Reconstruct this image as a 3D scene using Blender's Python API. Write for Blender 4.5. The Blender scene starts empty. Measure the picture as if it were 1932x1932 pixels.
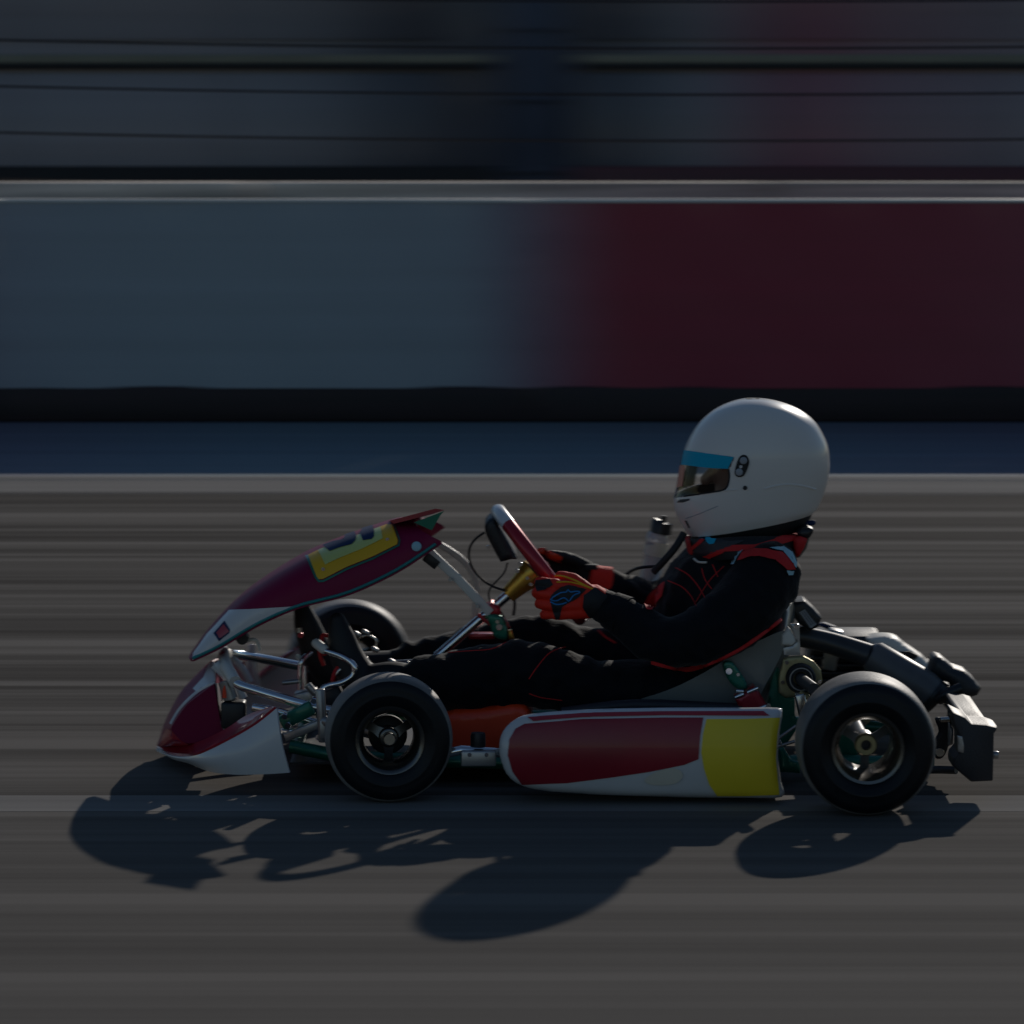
import bpy, bmesh, math, random
from mathutils import Vector, Matrix, Quaternion, noise
from mathutils.bvhtree import BVHTree
random.seed(7)
SC = bpy.context.scene
COL = SC.collection
R = math.radians

# ------------------------------------------------------------------ camera, world, sun, exposure
CAM = Vector((0.0, 0.0, 1.541)); PITCH = R(6.35); F = 7973.0
cam = bpy.data.cameras.new('camera'); cam_o = bpy.data.objects.new('camera', cam); COL.objects.link(cam_o)
cam_o.location = CAM; cam_o.rotation_euler = (R(90) - PITCH, 0, 0)
cam.sensor_width = 36; cam.lens = 36 * F / 1932; cam.clip_start = .1; cam.clip_end = 2000
cam.dof.use_dof = True; cam.dof.focus_distance = 8.75
cam.dof.aperture_fstop = 9.0; cam.dof.aperture_ratio = 0.088          # anamorphic lens, shallow focus
SC.camera = cam_o
SUN_EL, SUN_AZ = R(22.4), R(18.9)                                       # behind the kart, a little to the right
sunv = Vector((math.sin(SUN_AZ) * math.cos(SUN_EL), math.cos(SUN_AZ) * math.cos(SUN_EL), math.sin(SUN_EL)))
w = bpy.data.worlds.new('World'); SC.world = w; w.use_nodes = True
nt = w.node_tree; sky = nt.nodes.new('ShaderNodeTexSky'); sky.sky_type = 'NISHITA'; sky.sun_disc = False
sky.sun_elevation = SUN_EL; sky.sun_rotation = SUN_AZ; sky.altitude = 100; sky.dust_density = .15; sky.ozone_density = 3.5; sky.air_density = 1.1
nt.nodes['Background'].inputs['Strength'].default_value = 0.088
nt.links.new(sky.outputs[0], nt.nodes['Background'].inputs[0])
sl = bpy.data.lights.new('sun', 'SUN'); sl.energy = 3.9; sl.angle = R(.55); sl.color = (1, .93, .84)
so = bpy.data.objects.new('sun', sl); COL.objects.link(so); so.location = (5, 30, 14)
so.rotation_euler = (-sunv).to_track_quat('-Z', 'Y').to_euler()
SC.view_settings.view_transform = 'Standard'; SC.view_settings.look = 'None'
SC.view_settings.exposure = -1.0; SC.view_settings.gamma = 1; SC.view_settings.use_curve_mapping = False
SC.render.engine = 'CYCLES'; SC.cycles.use_denoising = True; SC.cycles.max_bounces = 8
SC.cycles.caustics_reflective = False; SC.cycles.caustics_refractive = False; SC.cycles.sample_clamp_indirect = 4

# ------------------------------------------------------------------ measuring helpers (photo position + distance -> point)
FW = Vector((0, math.cos(PITCH), -math.sin(PITCH))); UP = Vector((0, math.sin(PITCH), math.cos(PITCH)))
Y0 = 9.0                                                            # the kart's centre line
def ray(u, v): return FW + Vector((1, 0, 0)) * ((u - 966) / F) + UP * ((966 - v) / F)
def K(u, v, ly=0.0):
    d = ray(u, v); return CAM + d * ((Y0 + ly) / d.y)
def G(u, v):
    d = ray(u, v); return CAM + d * (-CAM.z / d.z)
def proj(p):
    d = p - CAM; f = d.dot(FW); return (966 + F * d.x / f, 966 - F * d.dot(UP) / f)
def crop(u0, v0, s): return lambda x, y: (u0 + x * s, v0 + y * s)
C1 = crop(280, 910, .32609); C2 = crop(840, 910, .28986); C3 = crop(1225, 721, .19928)
C4 = crop(1365, 1120, .29348); C5 = crop(280, 1155, .18116); C6 = crop(840, 931, .18116)
C7 = crop(546, 1134, .18116); C8 = crop(1365, 1155, .14493); C9 = crop(1645, 1176, .18116); C10 = crop(490, 1246, .25362)
def cs(c, *pts): return [c(*p) for p in pts]

# ------------------------------------------------------------------ materials
def mat(name, col, rough=.5, metal=0, coat=0, var=.12, vscale=6, bump=0, bscale=60, sheen=0, trans=0, spec=None, alpha=1, aniso=None):
    m = bpy.data.materials.new(name); m.use_nodes = True
    t = m.node_tree; b = t.nodes['Principled BSDF']; L = t.links
    b.inputs['Roughness'].default_value = rough; b.inputs['Metallic'].default_value = metal
    b.inputs['Coat Weight'].default_value = coat; b.inputs['Coat Roughness'].default_value = .06
    b.inputs['Sheen Weight'].default_value = sheen; b.inputs['Sheen Roughness'].default_value = .4
    b.inputs['Transmission Weight'].default_value = trans; b.inputs['Alpha'].default_value = alpha
    if spec is not None: b.inputs['Specular IOR Level'].default_value = spec
    tc = t.nodes.new('ShaderNodeTexCoord'); n = t.nodes.new('ShaderNodeTexNoise'); n.inputs['Scale'].default_value = vscale
    n.inputs['Detail'].default_value = 6
    if aniso:
        mp = t.nodes.new('ShaderNodeMapping'); mp.inputs['Scale'].default_value = aniso; L.new(tc.outputs['Object'], mp.inputs[0]); L.new(mp.outputs[0], n.inputs['Vector'])
    else: L.new(tc.outputs['Object'], n.inputs['Vector'])
    r = t.nodes.new('ShaderNodeValToRGB'); L.new(n.outputs['Fac'], r.inputs['Fac'])
    r.color_ramp.elements[0].position = .3; r.color_ramp.elements[1].position = .7
    r.color_ramp.elements[0].color = (*[c * (1 - var) for c in col], 1); r.color_ramp.elements[1].color = (*[min(1, c * (1 + var)) for c in col], 1)
    L.new(r.outputs[0], b.inputs['Base Color'])
    mr = t.nodes.new('ShaderNodeMapRange'); L.new(n.outputs['Fac'], mr.inputs['Value'])
    mr.inputs['To Min'].default_value = max(.02, rough * .8); mr.inputs['To Max'].default_value = min(1, rough * 1.25)
    L.new(mr.outputs[0], b.inputs['Roughness'])
    if bump:
        n2 = t.nodes.new('ShaderNodeTexNoise'); n2.inputs['Scale'].default_value = bscale; n2.inputs['Detail'].default_value = 4
        L.new(tc.outputs['Object'], n2.inputs['Vector'])
        bp = t.nodes.new('ShaderNodeBump'); bp.inputs['Strength'].default_value = bump; bp.inputs['Distance'].default_value = .004
        L.new(n2.outputs['Fac'], bp.inputs['Height']); L.new(bp.outputs[0], b.inputs['Normal'])
    return m
M = {}
M['white'] = mat('white_bodywork', (.68, .67, .66), .3, coat=.4, var=.04)
M['helmet'] = mat('helmet_shell', (.80, .755, .70), .3, coat=.35, var=.025, vscale=3)
M['maroon'] = mat('maroon_bodywork', (.30, .011, .024), .36, coat=.22, var=.1)
M['purple'] = mat('wine_bodywork', (.21, .003, .045), .45, spec=.25, var=.08)
M['red'] = mat('red_bodywork', (.42, .02, .035), .3, coat=.8, var=.1)
M['yellow'] = mat('yellow_sticker', (.94, .70, .03), .5, coat=.1, var=.04)
M['amber'] = mat('amber_sticker', (.85, .47, .01), .5, coat=.05, var=.05)
M['pale'] = mat('pale_yellow_sticker', (.62, .66, .20), .4, coat=.3, var=.05)
M['navy'] = mat('navy_print', (.004, .025, .09), .6, spec=.2)
M['cream'] = mat('cream_sticker', (.68, .62, .5), .5, var=.06)
M['teal'] = mat('teal_trim', (.01, .22, .22), .35)
M['green'] = mat('green_anodised', (.006, .16, .10), .35, metal=.35, coat=.4)
M['tyre'] = mat('tyre_rubber', (.006, .007, .009), .45, var=.25, vscale=20, bump=.12, bscale=160, spec=.3)
M['tread'] = mat('dusty_tread_rubber', (.20, .188, .175), .55, var=.3, vscale=14, bump=.2, bscale=200)
M['rim'] = mat('dark_magnesium', (.15, .143, .135), .27, metal=.9)
M['alloy'] = mat('bright_alloy', (.58, .55, .5), .25, metal=1, var=.1)
M['chrome'] = mat('chrome', (.8, .8, .8), .09, metal=1, var=.05)
M['steel'] = mat('grey_steel', (.42, .41, .4), .38, metal=.8, var=.15)
M['gold'] = mat('gold_anodised', (.70, .42, .07), .32, metal=.75, var=.12)
M['brass'] = mat('bronze_casting', (.40, .33, .17), .45, metal=.6, var=.15)
M['black'] = mat('black_plastic', (.014, .014, .016), .42, var=.2, bump=.1)
M['rubber'] = mat('matt_black', (.01, .01, .011), .65, var=.2)
M['exh'] = mat('black_heat_paint', (.05, .052, .057), .38, var=.25)
M['muffler'] = mat('grey_heat_coat', (.115, .115, .12), .42, var=.25, vscale=9)
M['dgrey'] = mat('dark_grey_plastic', (.024, .025, .030), .5, var=.2, bump=.15, bscale=200)
M['suit'] = mat('suit_cloth', (.0032, .0036, .0062), .85, sheen=.10, spec=.25, var=.25, vscale=30, bump=.5, bscale=90)
M['suitred'] = mat('suit_red', (.60, .012, .012), .7, var=.1, bump=.3, bscale=120)
M['glove'] = mat('glove_red', (.80, .022, .004), .65, var=.15, bump=.4, bscale=150)
M['gblack'] = mat('glove_black', (.012, .012, .014), .7, bump=.4, bscale=150)
M['blue'] = mat('blue_print', (.02, .22, .55), .5)
M['cyan'] = mat('cyan_strip', (.0, .40, .60), .5, spec=.2, var=.05)
M['ltcyan'] = mat('pale_cyan_trim', (.35, .6, .68), .5)
M['skin'] = mat('skin', (.24, .135, .10), .5)
M['seat'] = mat('grey_fibreglass', (.18, .188, .17), .3, coat=.3, var=.12, vscale=12)
M['orange'] = mat('orange_red_plastic', (.98, .062, .010), .45, coat=.2, var=.12)
M['bottle'] = mat('clear_plastic', (.75, .72, .74), .2, trans=.55, var=.05)
M['ltgrey'] = mat('label_grey', (.35, .37, .4), .5)
M['redpl'] = mat('red_anodised', (.40, .008, .02), .35, metal=.3, coat=.4)
M['lit_orange'] = mat('sunlit_edge_orange', (.62, .22, .15), .4)  # sun tint of the visor edge as a colour
M['pvc'] = mat('sunlit_bend_white', (.72, .68, .6), .45, var=.05)
def glass_mat():
    m = bpy.data.materials.new('visor_plastic'); m.use_nodes = True; t = m.node_tree; t.nodes.clear()
    o = t.nodes.new('ShaderNodeOutputMaterial'); mx = t.nodes.new('ShaderNodeMixShader'); fr = t.nodes.new('ShaderNodeFresnel')
    fr.inputs[0].default_value = 1.5
    tr = t.nodes.new('ShaderNodeBsdfTransparent'); tr.inputs[0].default_value = (.97, .96, .95, 1)
    gl = t.nodes.new('ShaderNodeBsdfGlossy'); gl.inputs['Roughness'].default_value = .06
    t.links.new(fr.outputs[0], mx.inputs[0]); t.links.new(tr.outputs[0], mx.inputs[1]); t.links.new(gl.outputs[0], mx.inputs[2])
    t.links.new(mx.outputs[0], o.inputs[0]); return m
M['visor'] = glass_mat()
def ground_mat(name, c0, c1, streak=1.0):
    m = bpy.data.materials.new(name); m.use_nodes = True; t = m.node_tree; L = t.links; b = t.nodes['Principled BSDF']
    tc = t.nodes.new('ShaderNodeTexCoord')
    def nz(sx, sy, det, rough=.55):
        mp = t.nodes.new('ShaderNodeMapping'); mp.inputs['Scale'].default_value = (sx, sy, 1); L.new(tc.outputs['Object'], mp.inputs[0])
        n = t.nodes.new('ShaderNodeTexNoise'); n.inputs['Scale'].default_value = 1; n.inputs['Detail'].default_value = det
        n.inputs['Roughness'].default_value = rough; L.new(mp.outputs[0], n.inputs['Vector']); return n.outputs['Fac']
    def mth(op, a, bb):
        x = t.nodes.new('ShaderNodeMath'); x.operation = op
        for i, q in enumerate((a, bb)):
            if isinstance(q, (int, float)): x.inputs[i].default_value = q
            else: L.new(q, x.inputs[i])
        return x.outputs[0]
    s1 = nz(.06, 2.3, 3, .6); s1b = nz(.14, 8.5, 3, .6); s2 = nz(.28, 30, 3, .6); s3 = nz(.9, .9, 4); s4 = nz(.25, 95, 2); gr = nz(420, 420, 2); s5 = nz(.055, 4.6, 2, .5); s6 = nz(.05, 6.3, 2, .5)
    sep = t.nodes.new('ShaderNodeSeparateXYZ'); L.new(tc.outputs['Object'], sep.inputs[0])
    def mapr(a, b, c, d):
        x = t.nodes.new('ShaderNodeMapRange'); x.interpolation_type = 'SMOOTHSTEP'
        for k, q in zip((1, 2, 3, 4), (a, b, c, d)): x.inputs[k].default_value = q
        L.new(sep.outputs['Y'], x.inputs[0]); return x.outputs[0]
    amp = mapr(7.2, 9.8, .42, 1.0)
    f = mth('ADD', mth('MULTIPLY', mth('SUBTRACT', s1, .5), 1.9 * streak), mth('MULTIPLY', mth('SUBTRACT', s2, .5), .7 * streak))
    f = mth('ADD', f, mth('MULTIPLY', mth('SUBTRACT', s1b, .5), 1.6 * streak))
    f = mth('ADD', f, mth('MULTIPLY', mth('SUBTRACT', s4, .5), .34 * streak))
    def band(src, lo, hi, amt):
        x = t.nodes.new('ShaderNodeMapRange'); x.interpolation_type = 'SMOOTHSTEP'
        for k, q in zip((1, 2, 3, 4), (lo, hi, 0, amt)): x.inputs[k].default_value = q
        L.new(src, x.inputs[0]); return x.outputs[0]
    f = mth('ADD', f, band(s5, .56, .62, .42 * streak)); f = mth('SUBTRACT', f, band(s6, .57, .63, .10 * streak))
    f = mth('ADD', mth('MULTIPLY', f, amp), mapr(6.8, 10.5, .20, 0.0))
    f = mth('ADD', f, mth('MULTIPLY', mth('SUBTRACT', s3, .5), .14))
    f = mth('ADD', mth('ADD', f, mth('MULTIPLY', mth('SUBTRACT', gr, .5), .10)), .5)
    r = t.nodes.new('ShaderNodeValToRGB'); L.new(f, r.inputs[0])
    r.color_ramp.elements[0].color = (*c0, 1); r.color_ramp.elements[1].color = (*c1, 1)
    r.color_ramp.elements[0].position = .1; r.color_ramp.elements[1].position = .95
    L.new(r.outputs[0], b.inputs['Base Color']); b.inputs['Roughness'].default_value = 1
    b.inputs['Specular IOR Level'].default_value = .03
    bp = t.nodes.new('ShaderNodeBump'); bp.inputs['Strength'].default_value = .12; bp.inputs['Distance'].default_value = .003
    L.new(gr, bp.inputs['Height']); L.new(bp.outputs[0], b.inputs['Normal'])
    return m
M['asphalt'] = ground_mat('worn_asphalt', (.050, .0450, .0405), (.176, .161, .144))
M['paint'] = ground_mat('worn_line_paint', (.16, .152, .142), (.30, .285, .265), .6)
M['shade_verge'] = ground_mat('blue_shade_tint', (.17, .23, .25), (.29, .37, .40), .6)  # ground colour carrying the blue of the barrier's shadow
M['board_blue'] = mat('faded_blue_board', (.33, .41, .46), .45, var=.22, vscale=1.2, coat=.1, aniso=(.12, 1, 7))
M['board_red'] = mat('dark_red_board', (.30, .027, .045), .45, var=.22, vscale=1.2, coat=.1, aniso=(.12, 1, 7))
def fade_mat(name, stops, rough=.45, aniso=(.12, 1, 7), var=.18):
    m = mat(name, (1, 1, 1), rough, var=var, vscale=1.2, aniso=aniso, coat=.1); t = m.node_tree; L = t.links; b = t.nodes['Principled BSDF']
    old = b.inputs['Base Color'].links[0].from_socket
    g = t.nodes.new('ShaderNodeNewGeometry'); sp = t.nodes.new('ShaderNodeSeparateXYZ'); L.new(g.outputs['Position'], sp.inputs[0])
    mr = t.nodes.new('ShaderNodeMapRange'); x0, x1 = stops[0][0], stops[-1][0]; mr.inputs[1].default_value = x0; mr.inputs[2].default_value = x1
    L.new(sp.outputs['X'], mr.inputs[0]); r = t.nodes.new('ShaderNodeValToRGB'); r.color_ramp.interpolation = 'B_SPLINE'; L.new(mr.outputs[0], r.inputs[0])
    while len(r.color_ramp.elements) < len(stops): r.color_ramp.elements.new(.5)
    for e, (x, c) in zip(r.color_ramp.elements, stops): e.position = (x - x0) / (x1 - x0); e.color = (*c, 1)
    mx = t.nodes.new('ShaderNodeMix'); mx.data_type = 'RGBA'; mx.blend_type = 'MULTIPLY'; mx.inputs[0].default_value = 1
    L.new(r.outputs[0], mx.inputs[6]); L.new(old, mx.inputs[7]); L.new(mx.outputs[2], b.inputs['Base Color']); return m
BL, RD, PU = (.38, .44, .47), (.33, .024, .055), (.26, .20, .26)
M['board_print'] = fade_mat('printed_board', [(-3.6, RD), (-2.5, (.31, .30, .37)), (-1.8, BL), (-.22, BL), (.05, PU), (.36, (.35, .022, .05)), (.6, RD), (2.6, RD), (3.6, BL)])
GR, SL, DK = (.285, .285, .315), (.20, .215, .245), (.06, .07, .095)
M['wrap'] = fade_mat('printed_trailer_wrap', [(-7, GR), (-1.9, GR), (-1.1, SL), (-.70, DK), (-.30, DK), (.45, DK), (.68, DK), (1.0, SL), (1.25, (.22, .17, .205)), (1.65, (.29, .095, .14)), (2.05, (.25, .15, .19)), (3.2, GR), (7, GR)])
M['shade_verge2'] = fade_mat('shade_tinted_verge', [(-8, (.20, .17, .23)), (-2.1, (.20, .17, .23)), (-1.1, (.20, .275, .30)), (1.0, (.20, .275, .30)), (2.1, (.19, .19, .25)), (8, (.19, .19, .25))], .95, (.05, 6, 1), .28)  # shadow blue in the middle, red board reflection as purple ends, both painted
M['stained'] = mat('stained_concrete', (.50, .44, .375), .85, var=.65, vscale=1.3, aniso=(.55, 1, 9), bump=.3)
M['base'] = mat('reddish_black_rubber', (.022, .012, .013), .6, var=.6, vscale=1.2, aniso=(.4, 1, 12))
M['darkred'] = mat('dark_red_skirt', (.085, .018, .028), .5, var=.3, vscale=1.2, aniso=(.3, 1, 6))
M['concrete'] = mat('pale_concrete', (.44, .43, .41), .8, var=.2, vscale=4, bump=.4, bscale=80)
M['van_grey'] = mat('grey_panel', (.215, .225, .27), .4, var=.22, vscale=1.2, coat=.2, aniso=(.12, 1, 7))
M['van_grey2'] = mat('slate_panel', (.185, .20, .245), .4, var=.22, vscale=1.2, coat=.2, aniso=(.12, 1, 7))
M['van_maroon'] = mat('maroon_panel', (.27, .08, .125), .4, var=.22, vscale=1.2, coat=.2, aniso=(.12, 1, 7))
M['olive'] = mat('olive_panel', (.20, .20, .15), .5, var=.15)
M['dark'] = mat('dark_cladding', (.105, .118, .145), .6, var=.2, vscale=2)

# ------------------------------------------------------------------ object helpers
ORG = [Vector((0, 0, 0))]
BV = {}
def root(name, label, cat, loc, group=None):
    o = bpy.data.objects.new(name, None); COL.objects.link(o); o.location = loc; o.empty_display_size = .1
    o['label'] = label; o['category'] = cat
    if group: o['group'] = group
    ORG[0] = Vector(loc); return o
def tag(o, label, cat, group=None):
    o['label'] = label; o['category'] = cat
    if group: o['group'] = group
    return o
def build(name, vf, m, parent=None, smooth=True, bevel=0, label=None):
    vs, fs = vf; me = bpy.data.meshes.new(name)
    org = ORG[0] if parent else Vector((0, 0, 0))
    me.from_pydata([tuple(Vector(p) - org) for p in vs], [], fs)
    bm = bmesh.new(); bm.from_mesh(me); bmesh.ops.recalc_face_normals(bm, faces=bm.faces); bm.to_mesh(me); bm.free()
    me.materials.append(M[m] if isinstance(m, str) else m)
    if smooth:
        for p in me.polygons: p.use_smooth = True
    o = bpy.data.objects.new(name, me); COL.objects.link(o)
    if parent: o.parent = parent
    if bevel:
        b = o.modifiers.new('bevel', 'BEVEL'); b.width = bevel; b.segments = 2; b.limit_method = 'ANGLE'; b.angle_limit = R(35)
    if smooth and not bevel: 
        try: me.set_sharp_from_angle(angle=R(50))
        except Exception: pass
    if label: o['label'] = label
    BV[o] = BVHTree.FromPolygons([Vector(p) for p in vs], fs)
    return o
def join(*parts):
    vs, fs = [], []
    for a, b in parts:
        n = len(vs); vs += list(a); fs += [tuple(i + n for i in f) for f in b]
    return vs, fs
def mirror(vf):                                                      # across the kart's centre plane
    return [Vector((p[0], 2 * Y0 - p[1], p[2])) for p in vf[0]], [tuple(reversed(f)) for f in vf[1]]
def smoothpath(pts, n=6, closed=False):
    P = [Vector(p) for p in pts]; out = []; N = len(P)
    for i in range(N if closed else N - 1):
        a = P[(i - 1) % N] if closed or i > 0 else P[0] * 2 - P[1]
        b = P[i]; c = P[(i + 1) % N]
        d = P[(i + 2) % N] if closed or i + 2 < N else c * 2 - b
        for k in range(n):
            t = k / n
            out.append(.5 * ((2 * b) + (c - a) * t + (2 * a - 5 * b + 4 * c - d) * t * t + (3 * b - a - 3 * c + d) * t ** 3))
    if not closed: out.append(P[-1])
    return out
def tube(pts, rad, n=12, sub=0, closed=False, ball=False):
    if sub:
        k = len(pts)
        if isinstance(rad, (list, tuple)):
            pts = smoothpath([(*p, r) if False else Vector((*p, r)) for p, r in zip(pts, rad)], sub) if False else smoothpath(pts, sub, closed)
            rr = smoothpath([(r, 0, 0) for r in rad], sub, closed); rad = [q.x for q in rr]
        else: pts = smoothpath(pts, sub, closed)
    pts = [Vector(p) for p in pts]
    if not isinstance(rad, (list, tuple)): rad = [rad] * len(pts)
    if ball:                                                         # rounded ends
        for _ in (0, 1):
            d = (pts[0] - pts[1]).normalized(); r = rad[0]; p0 = pts[0]
            ex = [(math.sin(a) * r, math.cos(a) * r) for a in (R(30), R(55), R(75), R(88))]
            pts = [p0 + d * e for e, _ in reversed(ex)] + pts; rad = [max(q, r * .05) for _, q in reversed(ex)] + list(rad)
            pts.reverse(); rad = list(rad); rad.reverse()
    vs, fs = [], []; N = len(pts)
    tn = []
    for i in range(N):
        a = pts[(i - 1) % N] if closed or i else pts[0]; c = pts[(i + 1) % N] if closed or i < N - 1 else pts[-1]
        tn.append((c - a).normalized())
    x = tn[0].orthogonal().normalized()
    for i in range(N):
        if i: x = (tn[i - 1].rotation_difference(tn[i])) @ x
        x = (x - tn[i] * x.dot(tn[i])).normalized(); y = tn[i].cross(x)
        for k in range(n):
            a = 2 * math.pi * k / n; vs.append(pts[i] + (x * math.cos(a) + y * math.sin(a)) * rad[i])
    for i in range(N if closed else N - 1):
        for k in range(n):
            j = (i + 1) % N; fs.append((i * n + k, i * n + (k + 1) % n, j * n + (k + 1) % n, j * n + k))
    if not closed:
        fs.append(tuple(reversed(range(n)))); fs.append(tuple((N - 1) * n + k for k in range(n)))
    return vs, fs
def loft(rings, caps=True, closed=True):
    n = len(rings[0]); vs = [Vector(p) for r in rings for p in r]; fs = []
    for i in range(len(rings) - 1):
        for k in range(n if closed else n - 1):
            fs.append((i * n + k, i * n + (k + 1) % n, (i + 1) * n + (k + 1) % n, (i + 1) * n + k))
    if caps and closed:
        fs.append(tuple(reversed(range(n)))); fs.append(tuple((len(rings) - 1) * n + k for k in range(n)))
    return vs, fs
def box(c, s, rot=None, axes=None):
    c = Vector(c); vs = []
    for i in (-1, 1):
        for j in (-1, 1):
            for k in (-1, 1):
                p = Vector((i * s[0] / 2, j * s[1] / 2, k * s[2] / 2))
                if rot is not None: p = rot @ p
                vs.append(c + p)
    return vs, [(0, 1, 3, 2), (4, 6, 7, 5), (0, 4, 5, 1), (2, 3, 7, 6), (0, 2, 6, 4), (1, 5, 7, 3)]
def roty(a): return Matrix.Rotation(a, 3, 'Y')
def pxang(a, b):                                                     # rotation about Y that lays local X along two photo points
    p, q = K(*a), K(*b); d = q - p; return roty(-math.atan2(d.z, d.x))
def revolve(profile, c, axis=(0, 1, 0), n=64, closed=True):
    ax = Vector(axis).normalized(); x = Vector((0, 0, 1)) if abs(ax.z) < .95 else Vector((1, 0, 0)); x = (x - ax * x.dot(ax)).normalized(); y = ax.cross(x); c = Vector(c); vs, fs = [], []
    m = len(profile)
    for k in range(n):
        a = 2 * math.pi * k / n; e = x * math.cos(a) + y * math.sin(a)
        for r, h in profile: vs.append(c + e * r + ax * h)
    for k in range(n):
        for i in range(m if closed else m - 1):
            j = (i + 1) % m; kk = (k + 1) % n
            fs.append((k * m + i, k * m + j, kk * m + j, kk * m + i))
    return vs, fs
def disc(c, r, h, axis=(0, 1, 0), n=20):
    return revolve([(0.0005, -h / 2), (r * .9, -h / 2), (r, -h * .3), (r, h * .3), (r * .9, h / 2), (.0005, h / 2)], c, axis, n)
def cutgrid(poly, cell):
    bm = bmesh.new(); bm.faces.new([bm.verts.new((p[0], p[1], 0)) for p in poly])
    bmesh.ops.triangulate(bm, faces=bm.faces[:])
    xs = [p[0] for p in poly]; ys = [p[1] for p in poly]
    for ax, lo, hi in ((0, min(xs), max(xs)), (1, min(ys), max(ys))):
        q = math.floor(lo / cell) * cell + cell
        while q < hi:
            no = (1, 0, 0) if ax == 0 else (0, 1, 0); co = (q, 0, 0) if ax == 0 else (0, q, 0)
            bmesh.ops.bisect_plane(bm, geom=bm.verts[:] + bm.edges[:] + bm.faces[:], plane_co=co, plane_no=no, dist=1e-5); q += cell
    bmesh.ops.remove_doubles(bm, verts=bm.verts, dist=1e-5)
    bm.verts.index_update()
    vs = [(v.co.x, v.co.y) for v in bm.verts]; fs = [tuple(v.index for v in f.verts) for f in bm.faces]
    be = [tuple(v.index for v in e.verts) for e in bm.edges if len(e.link_faces) == 1]
    bm.free(); return vs, fs, be
def edge_dist(p, poly):
    best = 1e9
    for i in range(len(poly)):
        ax, ay = poly[i][:2]; bx, by = poly[(i + 1) % len(poly)][:2]; dx, dy = bx - ax, by - ay
        t = max(0, min(1, ((p[0] - ax) * dx + (p[1] - ay) * dy) / (dx * dx + dy * dy + 1e-12)))
        best = min(best, math.hypot(p[0] - ax - dx * t, p[1] - ay - dy * t))
    return best
def inside(p, poly):
    c = False; n = len(poly); j = n - 1
    for i in range(n):
        a, b = poly[i], poly[j]
        if (a[1] > p[1]) != (b[1] > p[1]) and p[0] < (b[0] - a[0]) * (p[1] - a[1]) / (b[1] - a[1]) + a[0]: c = not c
        j = i
    return c
def sm2(pts, n=5): return [(p.x, p.y) for p in smoothpath([(a, b, 0) for a, b in pts], n, True)]
def pillow(poly, ly, th, r=.02, cell=.008, fn=None, back=True, tap=0):
    """solid with the given outline (photo points at depth ly), rounded front edge, thickness th away from the camera"""
    P = [K(u, v, ly) for u, v in poly]; q = [(p.x, p.z) for p in P]
    vs2, fs, be = cutgrid(q, cell); vs = []
    for p in vs2:
        d = edge_dist(p, q); dd = r - math.sqrt(max(0, r * r - max(0, r - d) ** 2)) if d < r else 0
        y = Y0 + ly + dd + (fn(p[0], p[1]) if fn else 0); vs.append(Vector((p[0], y, p[1])))
    n = len(vs); out = list(vs); F_ = [tuple(f) for f in fs]; zm = min(b for _, b in q)
    if back:
        out += [Vector((p.x, max(p.y + .004, Y0 + ly + th - (p.y - Y0 - ly) * .8 if th > 3 * r else p.y + th), p.z + (zm - p.z) * tap)) for p in vs]
        F_ += [tuple(i + n for i in reversed(f)) for f in fs]; F_ += [(a, b, b + n, a + n) for a, b in be]
    return out, F_
def cast(u, v, target):
    d = ray(u, v).normalized(); b = BV[target]; h = b.ray_cast(CAM, d)
    if h[0] is None:
        best = None
        for t in (8.3, 8.6, 8.9, 9.2):
            q = b.find_nearest(CAM + d * t)
            if q[0] is not None and (best is None or q[3] < best[3]): best = q
        h = best
    nrm = h[1]
    if nrm.dot(d) > 0: nrm = -nrm
    return h[0], nrm
def decal(name, poly, target, m, parent, off=.0016, cell=5, label=None):
    vs2, fs, _ = cutgrid(poly, cell); vs = []
    for p in vs2:
        h, n = cast(p[0], p[1], target); vs.append(h + n * off)
    return build(name, (vs, fs), m, parent, True, label=label)
def seam(name, pts, target, m, parent, r=.0014, off=.0006, step=4, label=None):
    out = []
    q = smoothpath([(a, b, 0) for a, b in pts], 6)
    L = sum((q[i + 1] - q[i]).length for i in range(len(q) - 1)); n = max(4, int(L / step)); acc = 0; k = 0
    seg = 0; pos = 0
    for i in range(n + 1):
        s = L * i / n
        while seg < len(q) - 2 and pos + (q[seg + 1] - q[seg]).length < s: pos += (q[seg + 1] - q[seg]).length; seg += 1
        l = (q[seg + 1] - q[seg]).length; p = q[seg].lerp(q[seg + 1], min(1, (s - pos) / max(l, 1e-6)))
        h, nn = cast(p.x, p.y, target); out.append(h + nn * off)
    return build(name, tube(out, r, 6), m, parent, label=label)
def fuse(name, vf, m, parent, voxel=.006, smooth=4, disp=None, label=None):
    """one continuous skin from overlapping closed volumes"""
    me = bpy.data.meshes.new('raw'); me.from_pydata([tuple(p) for p in vf[0]], [], vf[1])
    bm = bmesh.new(); bm.from_mesh(me); bmesh.ops.recalc_face_normals(bm, faces=bm.faces); bm.to_mesh(me); bm.free()
    o = bpy.data.objects.new('raw', me); COL.objects.link(o)
    rm = o.modifiers.new('r', 'REMESH'); rm.mode = 'VOXEL'; rm.voxel_size = voxel
    s = o.modifiers.new('s', 'SMOOTH'); s.factor = .5; s.iterations = smooth
    dg = bpy.context.evaluated_depsgraph_get(); e = o.evaluated_get(dg); m2 = bpy.data.meshes.new_from_object(e)
    bpy.data.objects.remove(o)
    vs = [v.co.copy() for v in m2.vertices]
    if disp: vs = [p + v.normal * disp(p, v.normal) for p, v in zip(vs, m2.vertices)]
    fs = [tuple(p.vertices) for p in m2.polygons]
    return build(name, (vs, fs), m, parent, label=label)

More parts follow.
